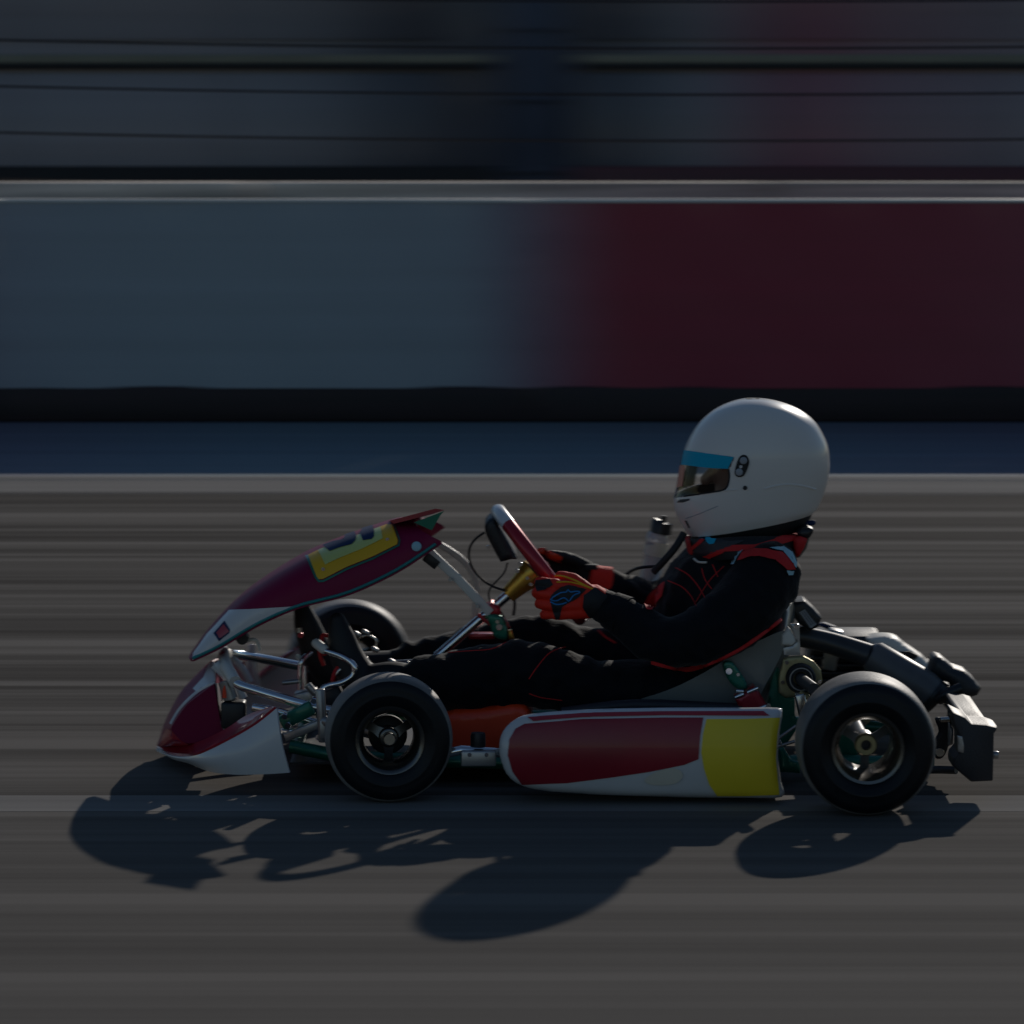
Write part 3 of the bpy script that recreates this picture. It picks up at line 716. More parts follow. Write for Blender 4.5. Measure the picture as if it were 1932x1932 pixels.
# pedals
def tb(name, pts, r_, m, c=C1, sub=5, parent=kart): return build(name, tube([K(*c(p[0], p[1]), p[2]) for p in pts], r_, 14, sub), m, parent)
pd = tb('pedal', [(980, 938, -.10), (1010, 968, -.12), (1120, 1008, -.14), (1188, 1060, -.15), (1185, 1115, -.15), (1120, 1158, -.15), (1030, 1180, -.15), (996, 1230, -.15), (990, 1310, -.15)], .0068, 'chrome')
build('pedal_cap', tube([K(*C1(972, 932), -.10), K(*C1(1015, 966), -.12)], .0105, 14, ball=True), 'pvc', pd)
pd = tb('pedal', [(865, 1010, .03), (905, 1005, .06), (955, 960, .10), (1030, 930, .14)], .0062, 'chrome')
tb('pedal', [(940, 985, .0), (890, 1030, -.02), (880, 1100, -.02), (880, 1215, -.02)], .0062, 'chrome')
tb('pedal_rod', [(908, 1060, -.05), (906, 1130, -.05), (908, 1220, -.05)], .0055, 'chrome', sub=2)
tb('pedal_pivot', [(775, 1160, -.05), (830, 1155, -.05), (870, 1150, -.05)], .0055, 'steel', sub=2)
tb('pedal_pivot', [(920, 1170, -.1), (960, 1215, -.1), (1000, 1240, -.1)], .008, 'steel', sub=2)
tb('brake_hose', [(1022, 1000, -.05), (1005, 935, -.04), (1010, 885, -.03), (1045, 890, -.02)], .0042, 'suitred')
tb('brake_hose', [(985, 960, -.06), (1000, 1020, -.06), (1015, 1060, -.06)], .0042, 'suitred')
tb('brake_hose', [(1065, 1150, -.13), (1085, 1090, -.13), (1130, 1045, -.12)], .005, 'suitred')
build('red_knob', disc(K(*C1(880, 884), -.03), .0062, .012, (0, 1, 0), 16), 'redpl', kart)
tb('heel_rest', [(870, 840, -.03), (872, 868, -.03)], .0062, 'alloy', sub=2)
build('pedal_block', box(K(*C1(920, 1245), -.06), (.05, .05, .035), roty(R(-15))), 'steel', kart, True, .004)
build('pedal_block', box(K(*C1(1080, 1250), -.10), (.04, .05, .05), roty(R(-25))), 'dgrey', kart, True, .004)

for k, (a, b) in enumerate((((1150, 1060, -.12), (1190, 1130, -.12)), ((1100, 1090, -.1), (1150, 1130, -.1)))):
    build('linkage_rod', tube([K(*C1(a[0], a[1]), a[2]), K(*C1(b[0], b[1]), b[2])], .0045, 10), 'chrome', kart)
tb('throttle_cable', [(1215, 900, 0), (1270, 885, 0), (1320, 920, 0), (1300, 985, 0)], .003, 'alloy')
tb('return_spring', [(1080, 1115, -.13), (1120, 1080, -.13), (1160, 1110, -.13), (1200, 1150, -.13)], .0048, 'alloy')
for p in ((1245, 860), (1195, 870), (1300, 960), (1285, 1060), (1240, 1010), (1400, 1030), (1500, 1045)):
    build('fitting', tube([K(*C1(p[0], p[1]), -.03), K(*C1(p[0] + 22, p[1] + 14), -.03)], .005, 10, ball=True), 'steel', kart)
build('brake_cylinder', tube([K(*C1(1390, 1060), -.02), K(*C1(1560, 1050), -.02)], .011, 14), 'steel', kart)
build('hose_end', tube([K(*C1(1350, 1090), -.02), K(*C1(1530, 1085), -.02)], .006, 12), 'orange', kart)
# ---- steering
colm = build('steering_column', tube([K(826, 1238, 0), K(1000, 1086, 0)], .0105, 18), 'chrome', kart)
build('column_lower', tube([K(760, 1300, 0), K(832, 1233, 0)], .0095, 14), 'chrome', colm)
def boss():
    a, b = K(958, 1123, 0), K(1008, 1078, 0); d = (b - a)
    return tube([a, a + d * .05, a + d * .5, a + d * .8, b], [.017, .0185, .023, .030, .031], 28)
bs = build('steering_boss', boss(), 'gold', kart)
for p in ((855, 880), (890, 945)): build('bolt', disc(K(*C6(*p), -.033), .0042, .006, (0, 1, 0), 12), 'chrome', bs)
for p in ((750, 805), (785, 735), (450, 560)): build('bolt', disc(K(*C6(*p), -.033), .005, .008, (0, 1, 0), 12), 'chrome', bs)
wt, wb = K(938, 962, 0), K(1096, 1168, 0); wc = (wt + wb) / 2; e1 = (wt - wb).normalized(); e2 = Vector((-.045, 1, -.05)); e2 = (e2 - e1 * e2.dot(e1)).normalized(); ax = e1.cross(e2).normalized(); RW = .145
if ax.x < 0: ax = -ax
def rim_arc(a0, a1, rr=RW, off=0, ra=.0145, rb=.0145, n=40):
    rings = []
    for i in range(n + 1):
        a = a0 + (a1 - a0) * i / n; e = e1 * math.cos(a) + e2 * math.sin(a); c = wc + e * rr + ax * off
        rings.append([c + e * ra * math.cos(q) + ax * rb * math.sin(q) for q in [2 * math.pi * k / 14 for k in range(14)]])
    return loft(rings)
sw = root_part('steering_wheel')
build('grip', rim_arc(R(38), R(322), RW, 0, .0145, .0155, 72), 'redpl', sw)
build('top_grip', rim_arc(R(-38), R(38), RW, 0, .015, .016, 30), 'white', sw)
sp = []
for a in (R(90), R(-90), R(180)):
    e = e1 * math.cos(a) + e2 * math.sin(a); g = ax.cross(e)
    rings = []
    for rr, wd in ((.012, .026), (.05, .016), (.10, .014), (RW - .006, .02)):
        q = wc + e * rr; rings.append([q + g * wd + ax * .003, q - g * wd + ax * .003, q - g * wd - ax * .003, q + g * wd - ax * .003])
    sp.append(loft(rings))
build('spoke', join(*sp), 'black', sw)
build('wheel_hub', disc(wc - ax * .004, .034, .014, ax, 28), 'black', sw)
# display unit in front of the wheel
bx = pillow(sm2(cs(C6, (415, 330), (470, 262), (525, 280), (600, 400), (735, 640), (740, 690), (690, 690), (590, 715), (560, 690), (430, 440)), 3), -.06, .12, .010, .007)
ds = build('lap_timer', bx, 'black', kart)
tb('timer_cable', [(410, 405, -.02), (320, 470, -.02), (258, 560, -.02), (250, 680, -.02), (300, 800, -.02), (390, 900, -.02), (500, 970, -.02), (620, 1010, -.02)], .0026, 'rubber', C6)
tb('timer_cable', [(650, 720, -.02), (610, 830, -.02), (500, 950, -.02), (460, 1010, -.02), (455, 1080, -.02), (500, 1160, -.02), (580, 1230, -.02), (630, 1330, -.02)], .0019, 'rubber', C6)
tb('timer_cable', [(690, 1075, 0), (720, 1110, 0), (722, 1190, 0), (710, 1270, 0)], .0032, 'rubber', C6)
# column bracket: red clamp, green plate
build('column_clamp', pillow(cs(C6, (415, 1195), (485, 1140), (575, 1200), (580, 1280), (480, 1270)), -.035, .07, .003, .006), 'redpl', kart)
gp = build('column_plate', pillow(sm2(cs(C6, (440, 1290), (480, 1262), (570, 1275), (625, 1330), (650, 1440), (645, 1515), (590, 1525), (510, 1490), (475, 1400)), 3), -.05, .02, .004, .006), 'green', kart)
build('bolt', disc(K(*C6(562, 1390), -.054), .0072, .010, (0, 1, 0), 14), 'chrome', gp); build('bolt', disc(K(*C6(543, 1335), -.054), .0045, .008, (0, 1, 0), 12), 'alloy', gp)
build('brass_tag', pillow(cs(C6, (655, 1430), (690, 1425), (712, 1515), (665, 1525)), -.03, .02, .003, .006), 'gold', gp)
build('red_tag', pillow(cs(C6, (610, 1290), (650, 1340), (675, 1400), (650, 1420), (620, 1340)), -.035, .02, .002, .006), 'redpl', gp)
tb('red_tie', [(340, 1258, -.03), (400, 1310, -.03), (475, 1368, -.03)], .004, 'redpl', C6)
build('tank_filler', box(K(*C6(380, 1480), .05), (.055, .04, .012)), 'redpl', kart, True, .003)

# ---- seat
seat_near = [(1120, 1338), (1180, 1326), (1260, 1302), (1330, 1268), (1400, 1225), (1470, 1192), (1484, 1196), (1478, 1225), (1462, 1260), (1440, 1300), (1425, 1335), (1405, 1380), (1330, 1400), (1200, 1390)]
seat_mid = [(1120, 1385), (1180, 1392), (1260, 1392), (1340, 1375), (1400, 1300), (1465, 1140), (1490, 1120), (1500, 1160), (1490, 1230), (1472, 1300), (1450, 1360), (1410, 1405), (1330, 1412), (1200, 1405)]
rings = []
for ly, f in ((.19, 0), (.175, .05), (.14, .5), (.07, .95), (0, 1), (-.07, .95), (-.14, .5), (-.175, .05), (-.19, 0)):
    P = []
    for a, b in zip(seat_near, seat_mid):
        p = K(a[0] + (b[0] - a[0]) * f, a[1] + (b[1] - a[1]) * f, -abs(ly)); P.append(Vector((p.x, Y0 + ly, p.z)))
    rings.append([p for p in smoothpath(P, 3, True)])
seat = build('seat', loft(rings), 'seat', kart)
build('seat_stay', pillow(cs(C8, (870, 150), (990, 150), (1000, 560), (790, 560), (780, 470), (900, 440), (960, 390)), -.195, .006, .001, .006), 'steel', kart)
build('bolt', disc(K(*C8(955, 185), -.20), .006, .01, (0, 1, 0), 14), 'chrome', seat)
build('seat_corner', pillow(cs(C8, (840, 190), (880, 230), (965, 390), (900, 445), (750, 440), (760, 300)), -.196, .02, .006, .006), 'pvc', seat)
gb = build('seat_bracket', pillow(sm2(cs(C8, (-10, 690), (40, 640), (120, 655), (230, 800), (295, 910), (300, 1010), (170, 990), (60, 880)), 3), -.22, .012, .003, .006), 'green', kart)
build('bolt', disc(K(*C8(70, 765), -.224), .0075, .012, (0, 1, 0), 14), 'chrome', gb); build('bolt', disc(K(*C8(190, 810), -.224), .004, .008, (0, 1, 0), 12), 'alloy', gb)
rc = build('seat_clamp', pillow(cs(C8, (150, 1120), (280, 1050), (400, 970), (450, 1030), (620, 1300), (610, 1330), (240, 1330)), -.26, .06, .005, .007), 'redpl', kart)
for a, b in (((165, 1025), (260, 1030)), ((150, 1110), (265, 1065)), ((310, 1045), (450, 985)), ((390, 1285), (580, 1210))):
    build('clamp_bolt', tube([K(*C8(*a), -.263), K(*C8(*b), -.263)], .0042, 10), 'chrome', rc)
build('bolt', disc(K(*C8(585, 1215), -.265), .0055, .01, (0, 1, 0), 12), 'alloy', rc)
build('floor_pan_edge', tube([K(1060, 1345, -.24), K(1200, 1330, -.24), K(1400, 1338, -.25)], .012, 10, 4), 'dgrey', kart)
# side of the engine: silver casting, chain guard, struts behind the pod
build('engine_block', box(K(1590, 1255, .22), (.16, .16, .15)), 'dgrey', kart, True, .01)
eb = build('carburettor', box(K(1570, 1225, .12), (.03, .05, .09), roty(R(12))), 'steel', kart, True, .004)
for k in range(5): build('cooling_fin', box(K(1600, 1215 + 14 * k, .20), (.17, .20, .004)), 'dgrey', kart, True)
build('brake_caliper', box(K(*C8(1020, 1200), -.30), (.022, .035, .05), roty(R(-12))), 'alloy', kart, True, .004)
build('brake_pad_pin', tube([K(*C8(1000, 1040), -.31), K(*C8(1100, 1110), -.31)], .006, 12), 'brass', kart)
build('hanger_plate', pillow(cs(C8, (640, 740), (720, 720), (760, 1060), (930, 1120), (930, 1330), (990, 1480), (700, 1900), (600, 1700), (560, 1300)), -.16, .012, .002, .008), 'green', kart)
for a, b in (((720, 1640), (945, 1480)), ((700, 1750), (930, 1680)), ((720, 1660), (760, 1740))):
    build('strut', tube([K(*C8(*a), -.36), K(*C8(*b), -.36)], .0035, 8), 'steel', kart)
build('rear_bracket', pillow(cs(C8, (710, 1770), (780, 1760), (880, 1920), (1000, 1960), (1000, 2100), (720, 2080)), -.30, .03, .004, .008), 'green', kart)

# ---- exhaust, muffler
ex = build('exhaust_pipe', tube([K(*C4(440, 270), .02), K(*C4(520, 280), .02), K(*C4(700, 322), .02), K(*C4(940, 400), .0)], [.022, .023, .024, .026], 24, 4), 'exh', kart)
mf = build('muffler', tube([K(*C4(930, 392), .0), K(*C4(965, 410), -.0), K(*C4(1300, 612), -.05), K(*C4(1345, 660), -.05)], [.026, .0365, .039, .039], 36, 1), 'muffler', kart)
build('muffler_cap', tube([K(*C4(1330, 650), -.055), K(*C4(1365, 680), -.057), K(*C4(1372, 686), -.057)], [.041, .041, .036], 36), 'black', mf)
build('outlet_pipe', tube([K(*C4(1380, 680), -.09), K(*C4(1440, 645), -.10), K(*C4(1530, 607), -.10)], .0125, 18, 3), 'black', mf)
# clutch cover and air box seen above the muffler, pale in the sun
ab = build('engine_cover', pillow(sm2(cs(C4, (925, 312), (965, 290), (1030, 283), (1110, 292), (1180, 345), (1240, 385), (1310, 440), (1345, 520), (1250, 545), (1000, 420)), 3), .10, .10, .022, .008), 'pvc', kart)
build('cover_vent', pillow(cs(C4, (1110, 375), (1200, 374), (1255, 400), (1240, 420), (1170, 415)), .095, .02, .002, .008), 'rubber', ab)
build('rear_arm', pillow(cs(C4, (600, 200), (650, 190), (720, 215), (790, 280), (690, 245)), .20, .03, .006, .008), 'navy', kart)
# battery pack behind the seat
bp_ = build('battery_box', pillow(cs(C8, (850, -120), (1060, -140), (1190, -20), (1280, 80), (1230, 200), (1120, 250), (980, 150), (870, 0)), -.06, .10, .006, .008), 'black', kart)
decal('battery_label', cs(C8, (990, 0), (1060, -40), (1215, 150), (1135, 208)), bp_, 'ltgrey', bp_)
for k in range(3):
    q = k * 25; decal('label_print', cs(C8, (1015 + q, 0 - q * .55), (1022 + q, -6 - q * .55), (1150 + q, 165 - q * .55), (1143 + q, 172 - q * .55)), bp_, 'dgrey', bp_, .0022)

# ---- rear bumper
bend = cs(C9, (820, 900), (960, 960), (1030, 1030), (1190, 1040), (1310, 1070), (1270, 1130), (1265, 1400), (1260, 1640), (1030, 1650), (830, 1480), (840, 1400), (900, 1340), (900, 1160), (840, 1040))
PB = [K(u, v, -.5) for u, v in bend]; cb0 = sum(PB, Vector()) / len(PB)
PM = [K(*p, -.5) for p in cs(C9, (960, 1030), (985, 1020), (1030, 1025), (1150, 1035), (1235, 1060), (1240, 1120), (1240, 1250), (1235, 1330), (1050, 1340), (990, 1320), (980, 1290), (985, 1250), (985, 1150), (960, 1070))]
rings = []
for ly, P, f, dx in ((-.52, PB, .95, 0), (-.50, PB, 1, 0), (-.43, PB, 1, 0), (-.405, PB, .96, 0), (-.40, PM, 1, 0), (-.12, PM, 1, 0), (-.10, PM, .6, 0), (.48, PM, .6, -.02), (.50, PM, .55, -.02)):
    c = sum(P, Vector()) / len(P)
    rings.append([Vector((q.x + dx, Y0 + ly, q.z)) for q in (c.lerp(p, f) for p in P)])
rb = build('rear_bumper', loft(rings), 'dgrey', kart, True, .006)
build('bumper_recess', pillow(cs(C9, (890, 1170), (940, 1180), (960, 1280), (955, 1350), (900, 1340)), -.523, .006, .001, .006), 'steel', rb)
build('bumper_bolt', disc(K(*C9(1285, 1370), -.45), .008, .012, (1, 0, 0), 14), 'steel', rb)
# upper plastic of the bumper at the far end
fe = cs(C9, (640, 370), (680, 350), (740, 370), (860, 470), (980, 510), (1070, 590), (1150, 690), (1110, 760), (950, 810), (860, 790), (820, 640), (700, 590), (610, 520))
build('bumper_end', pillow(fe, -.06, .10, .02, .008), 'dgrey', rb)
build('rear_bracket', pillow(sm2(cs(C9, (660, 1000), (720, 985), (815, 1000), (830, 1100), (800, 1280), (740, 1400), (660, 1400), (640, 1250), (700, 1130)), 3), -.30, .014, .003, .006), 'black', kart)
build('bracket_boss', disc(K(*C9(705, 1340), -.305), .0095, .012, (0, 1, 0), 20), 'alloy', kart)
build('bracket_bolt', tube([K(*C9(715, 1005), -.31), K(*C9(810, 1000), -.31)], .006, 10), 'alloy', kart)
build('bumper_tube', tube([K(*C9(560, 1525), -.32), K(*C9(720, 1525), -.32), K(*C9(880, 1530), -.34)], .0085, 14), 'exh', kart)
build('bumper_strap', pillow(cs(C9, (800, 1030), (850, 1100), (850, 1260), (800, 1280)), -.36, .02, .002, .006), 'steel', kart)

# ---- bottle on the far side
bo = build('drink_bottle', tube([K(*p, .26) for p in ((1222, 1095), (1230, 1075), (1237, 1040), (1240, 1012), (1242, 1002))], [.020, .0225, .0235, .0235, .0165], 24, 2), 'bottle', kart)
build('bottle_cap', tube([K(*p, .26) for p in ((1246, 1006), (1249, 986), (1250, 984))], [.024, .0235, .02], 24), 'black', bo)
build('bottle_nozzle', tube([K(*p, .26) for p in ((1251, 985), (1253, 973))], .0062, 14), 'black', bo)
build('bottle_label', tube([K(1235, 1048, .26), K(1240, 1022, .26)], .0242, 24), 'cream', bo)
tb('bottle_hose', [(1850, 870, .2), (1950, 800, .2), (2050, 770, .15), (2250, 755, .12)], .0035, 'rubber', C6)

# ================================================================== THE DRIVER
drv = root('person', 'kart driver in a black race suit, red gloves and white helmet, seated and steering', 'person', (.3, Y0, .05))
def ell(c, a, b, dirv, n=24):
    d = Vector(dirv).normalized(); x = Vector((0, 1, 0)); y = d.cross(x).normalized()
    return [Vector(c) + x * b * math.cos(q) + y * a * math.sin(q) for q in [2 * math.pi * k / n for k in range(n)]]
tor = [((1300, 1300), .11, .14), ((1325, 1255), .135, .155), ((1352, 1190), .14, .16), ((1372, 1130), .145, .17), ((1385, 1085), .135, .165), ((1394, 1055), .10, .125), ((1402, 1032), .07, .075), ((1404, 1012), .055, .06)]
rings = []
for i, (p, a, b) in enumerate(tor):
    q = K(*tor[min(i + 1, len(tor) - 1)][0]) - K(*tor[max(i - 1, 0)][0]); rings.append(ell(K(*p), a, b, q))
vols = [loft(rings)]
def limb(pts, rad, sub=5): return tube([K(*p) for p in pts], rad, 20, sub, ball=True)
vols.append(limb([(1448, 1088, -.14), (1400, 1150, -.19), (1330, 1195, -.23), (1262, 1212, -.245), (1200, 1180, -.22), (1140, 1142, -.185)], [.074, .070, .062, .054, .046, .036]))
vols.append(limb([(1420, 1085, .14), (1330, 1120, .20), (1250, 1150, .23), (1190, 1135, .20), (1150, 1108, .17)], [.078, .074, .066, .056, .042]))
vols.append(limb([(1300, 1312, -.09), (1150, 1303, -.13), (1060, 1284, -.145), (985, 1271, -.15), (860, 1283, -.14), (765, 1296, -.13)], [.085, .066, .066, .070, .064, .050]))
vols.append(limb([(1300, 1285, .09), (1150, 1256, .12), (1070, 1236, .135), (1000, 1222, .14), (850, 1246, .13), (745, 1266, .12)], [.085, .076, .070, .068, .062, .048]))
def folds(p, n):
    a = noise.noise(p * 14) * .0035 + noise.noise(Vector((p.x * 42, p.y * 16, p.z * 30))) * .0030
    a += max(0, noise.noise(Vector((p.x * 30 + p.z * 40, p.y * 8, p.z * 12 - p.x * 14)))) * .005
    b = noise.noise(Vector((p.x * 22 - p.z * 26, p.y * 6, p.z * 10 + p.x * 9)))
    return a * 1.4 + (.007 * b if b > 0 else .003 * b)
suit = fuse('race_suit', join(*vols), 'suit', drv, .0065, 5, folds)
# suit markings
seam('red_piping', [(1231, 1250), (1265, 1259), (1302, 1263), (1350, 1247), (1400, 1222), (1450, 1187), (1486, 1158)], suit, 'suitred', suit, .006, -.001)
seam('red_piping', cs(C2, (1000, 965), (1040, 1005), (1110, 1048)), suit, 'suitred', suit, .003, 0)
seam('red_stitching', cs(C2, (545, 1375), (620, 1400), (760, 1420)), suit, 'suitred', suit, .0012, 0)
seam('red_stitching', cs(C2, (545, 1280), (600, 1200), (680, 1110), (780, 1070)), suit, 'suitred', suit, .0012, 0)
seam('red_stitching', cs(C2, (20, 1108), (140, 1098), (300, 1085), (400, 1040)), suit, 'suitred', suit, .0012, 0)
for ln in (((1500, 555), (1580, 600), (1650, 680), (1690, 750)), ((1450, 640), (1540, 680), (1600, 740), (1635, 805)), ((1670, 560), (1690, 630), (1735, 695)), ((1815, 545), (1720, 640), (1630, 780)), ((1740, 535), (1775, 615))):
    seam('red_stitching', cs(C2, *ln), suit, 'suitred', suit, .0012, 0)
decal('red_zip_flap', cs(C2, (1290, 790), (1330, 730), (1440, 645), (1420, 740), (1340, 838), (1310, 835)), suit, 'suitred', suit, .004)
ep = decal('shoulder_patch', cs(C3, (845, 1700), (890, 1620), (1000, 1590), (1120, 1590), (1250, 1620), (1330, 1680), (1372, 1770), (1290, 1775), (1190, 1690), (1050, 1655), (950, 1665)), suit, 'suitred', suit, .005)
decal('shoulder_trim', cs(C3, (780, 1740), (800, 1650), (840, 1605), (895, 1603), (850, 1660), (815, 1735)), suit, 'ltcyan', suit, .005)
decal('shoulder_trim', cs(C3, (1140, 1580), (1260, 1570), (1340, 1625), (1380, 1720), (1375, 1760), (1335, 1670), (1255, 1612)), suit, 'ltcyan', suit, .006)
decal('shoulder_trim', cs(C3, (1285, 1785), (1360, 1782), (1345, 1830), (1305, 1830)), suit, 'ltcyan', suit, .005)

# boots
def boot(pts, rad): return fuse('boot', tube([K(*p) for p in pts], rad, 18, 5, ball=True), 'rubber', drv, .004, 3)
boot([(637, 1172, -.10), (643, 1200, -.10), (652, 1232, -.10), (668, 1265, -.105), (692, 1292, -.11), (740, 1292, -.125), (770, 1296, -.13)], [.019, .029, .035, .040, .046, .050, .049])
boot([(571, 1150, .07), (578, 1176, .07), (588, 1205, .075), (604, 1240, .08), (640, 1268, .09), (700, 1268, .11), (750, 1266, .12)], [.020, .028, .033, .038, .044, .046, .046])
for pts in ([(655, 1185), (664, 1198), (668, 1215)], [(668, 1205), (682, 1225), (690, 1245)]):
    pass
# gloves: palm, five bent fingers each, gripping the rim
def glove(side, label=None):
    s = side
    if s < 0:
        W = (1142, 1140, -.18)
        kn = [(1046, 1103, -.205), (1043, 1122, -.210), (1045, 1141, -.208), (1050, 1158, -.200)]
        mid = [(1018, 1098, -.185), (1014, 1118, -.190), (1018, 1139, -.188), (1026, 1160, -.182)]
        tip = [(1022, 1100, -.145), (1020, 1118, -.145), (1026, 1138, -.145), (1036, 1158, -.142)]
        th = [(1105, 1112, -.200), (1080, 1092, -.185), (1056, 1086, -.165)]
    else:
        W = (1148, 1108, .17)
        kn = [(1060, 1058, .195), (1056, 1074, .200), (1058, 1090, .198), (1064, 1105, .19)]
        mid = [(1030, 1048, .18), (1024, 1062, .185), (1026, 1080, .182), (1034, 1100, .175)]
        tip = [(1020, 1040, .15), (1014, 1056, .15), (1016, 1074, .15), (1024, 1092, .15)]
        th = [(1105, 1070, .18), (1070, 1052, .15), (1040, 1046, .13)]
    v = [limb([W, (1118, (W[1] + kn[1][1]) / 2, W[2] * 1.06)], [.030, .033], 3)]
    for k, (a, b, c) in enumerate(zip(kn, mid, tip)):
        f = (.0, .001, .0, -.0015)[k]
        v.append(limb([(W[0] - 30, (W[1] + a[1]) / 2, W[2] * 1.03), a], [.020, .0138], 3)); v.append(limb([a, b, c], [.0128 + f, .0112 + f, .0095 + f], 4))
    v.append(limb([(W[0] - 20, W[1] - 8, W[2])] + th, [.022, .016, .0125, .0105], 4))
    return fuse('glove', join(*v), 'glove' if s < 0 else 'gblack', drv, .0028, 2, lambda p, n: noise.noise(p * 70) * .0012)
gn = glove(-1); gf = glove(1)
decal('back_panel', cs(C6, (1105, 1060), (1200, 975), (1280, 955), (1440, 985), (1470, 1000), (1400, 1075), (1290, 1140), (1215, 1180), (1190, 1300), (1150, 1310), (1110, 1180), (1092, 1100)), gn, 'gblack', gn, .0022, 3)
decal('cuff_strap', cs(C6, (1450, 1060), (1560, 985), (1640, 1040), (1700, 1080), (1640, 1300), (1560, 1350), (1480, 1260), (1440, 1180)), gn, 'gblack', gn, .0028, 4)
decal('knuckle_pad', cs(C6, (950, 905), (1090, 895), (1125, 950), (1040, 1010), (960, 1020), (935, 960)), gn, 'gblack', gn, .0022, 3)
for ln in (((1100, 1100), (1130, 1072), (1200, 1038), (1255, 1028), (1275, 1000), (1300, 1024), (1360, 1018), (1412, 1022), (1335, 1062), (1285, 1118), (1262, 1098), (1225, 1085), (1150, 1112), (1100, 1100)), ((1102, 1128), (1150, 1155), (1215, 1152), (1262, 1132))):
    seam('emblem', cs(C6, *ln), gn, 'blue', gn, .0016, .0022, 3)
seam('glove_piping', cs(C6, (1110, 860), (1220, 860), (1340, 900), (1440, 950), (1540, 1000)), gn, 'amber', gn, .002, .0008, 3)
seam('glove_piping', cs(C6, (1160, 925), (1280, 925), (1400, 945), (1540, 1000)), gn, 'amber', gn, .0016, .0008, 3)
decal('orange_panel', cs(C6, (905, 548), (1000, 560), (1110, 610), (1215, 660), (1205, 725), (1130, 700), (1040, 640), (970, 610)), gf, 'orange', gf, .0022, 3)
build('red_cuff', tube([K(*C6(1470, 905), .165), K(*C6(1680, 960), .175)], [.036, .043], 24), 'glove', drv)
build('cuff_tab', box(K(*C6(1520, 770), .16), (.028, .03, .014)), 'gblack', drv, True, .004)
# sleeve cuffs
build('cuff', tube([K(1152, 1150, -.19), K(1178, 1164, -.205)], [.040, .046], 24), 'suit', drv)
wl = build('wrist_watch_strap', tube([K(*C6(1270, 1340), -.17), K(*C6(1390, 1330), -.17)], .018, 18, ball=True), 'ltgrey', drv)
bpy.data.objects.remove(wl)
# head (inside the helmet)
def sphere(c, r, n=20):
    return loft([[Vector((c[0] + r[0] * math.sin(a) * math.cos(b), c[1] + r[1] * math.sin(a) * math.sin(b), c[2] + r[2] * math.cos(a))) for b in [2 * math.pi * k / n for k in range(n)]] for a in [math.pi * (j + .02) / 12.04 for j in range(13)]])
hc = K(*C3(1005, 800), 0)
hd = [sphere(hc, (.088, .07, .105)), sphere(hc + Vector((-.025, 0, -.05)), (.062, .052, .065)),
      tube([hc + Vector((-.088, 0, .0)), hc + Vector((-.106, 0, -.028))], [.009, .014], 12, ball=True),
      tube([hc + Vector((.01, 0, -.07)), hc + Vector((.02, 0, -.2))], [.05, .052], 16)]
head = fuse('head', join(*hd), 'skin', drv, .005, 4)
for s in (-1, 1):
    build('eye', sphere(hc + Vector((-.080, .030 * s, .004)), (.009, .012, .009), 12), 'ltgrey', head)
    build('eyebrow', tube([hc + Vector((-.086, .014 * s, .024)), hc + Vector((-.082, .03 * s, .028)), hc + Vector((-.07, .048 * s, .022))], .0035, 8), 'rubber', head)
    build('ear', sphere(hc + Vector((.012, .07 * s, -.01)), (.018, .008, .028), 12), 'skin', head)
build('mouth', tube([hc + Vector((-.086, -.018, -.064)), hc + Vector((-.09, 0, -.063)), hc + Vector((-.086, .018, -.064))], .004, 8), 'suitred', head)

# helmet
fp = cs(C3, (375, 1452), (300, 1340), (243, 1215), (233, 1110), (258, 1010), (290, 830), (335, 635), (402, 490), (485, 375), (600, 275), (720, 210), (850, 168), (975, 152))
rp_ = cs(C3, (1548, 1232), (1592, 1185), (1630, 1105), (1662, 1020), (1690, 920), (1706, 780), (1692, 620), (1648, 500), (1572, 378), (1455, 280), (1315, 212), (1150, 168), (985, 152))
hw = [.104, .112, .118, .122, .1255, .128, .127, .121, .111, .094, .076, .048, .003]
NL, NT = 14, 300
fpS = smoothpath([K(*p) for p in fp], NL); rpS = smoothpath([K(*p) for p in rp_], NL); hwS = [q.x for q in smoothpath([(h, 0, 0) for h in hw], NL)]
def hring(i, off=0.0, n=NT):
    f, r_, h = fpS[i], rpS[i], hwS[i]; c = (f + r_) / 2; ex = (r_ - f) / 2; a = ex.length; ex = ex.normalized(); out = []
    for k in range(n):
        q = 2 * math.pi * k / n; cx, sy = math.cos(q), math.sin(q); e = 2 / 2.25
        px = math.copysign(abs(cx) ** e, cx); py = math.copysign(abs(sy) ** e, sy)
        out.append(c + ex * px * (a + off) + Vector((0, 1, 0)) * py * (h + off))
    return out
open_poly = sm2(cs(C3, (60, 655), (335, 655), (560, 684), (720, 704), (800, 716), (775, 765), (752, 815), (762, 900), (748, 985), (690, 1030), (480, 1062), (300, 1085), (60, 1110)), 4)
open_poly = cs(C3, (60, 650), (335, 655), (560, 684), (720, 706), (800, 716), (772, 770), (756, 830), (760, 900), (752, 960), (735, 1000), (690, 1030), (480, 1062), (300, 1085), (60, 1110))
def in_open(p):
    q = Vector((p.x, Y0 - abs(p.y - Y0), p.z)); return inside(proj(q), open_poly)
rg = [hring(i) for i in range(len(fpS))]
vf = loft(rg, False)
keep, vis = [], []
for f in vf[1]:
    c = sum((vf[0][i] for i in f), Vector()) / 4
    (vis if in_open(c) else keep).append(f)
top = (len(rg) - 1) * NT
keep.append(tuple(top + k for k in range(NT)))
helm = bpy.data.objects.new('helmet', None); COL.objects.link(helm); helm.parent = drv
shell = build('shell', (vf[0], keep), 'helmet', helm)
sd = shell.modifiers.new('thick', 'SOLIDIFY'); sd.thickness = .005; sd.offset = -1
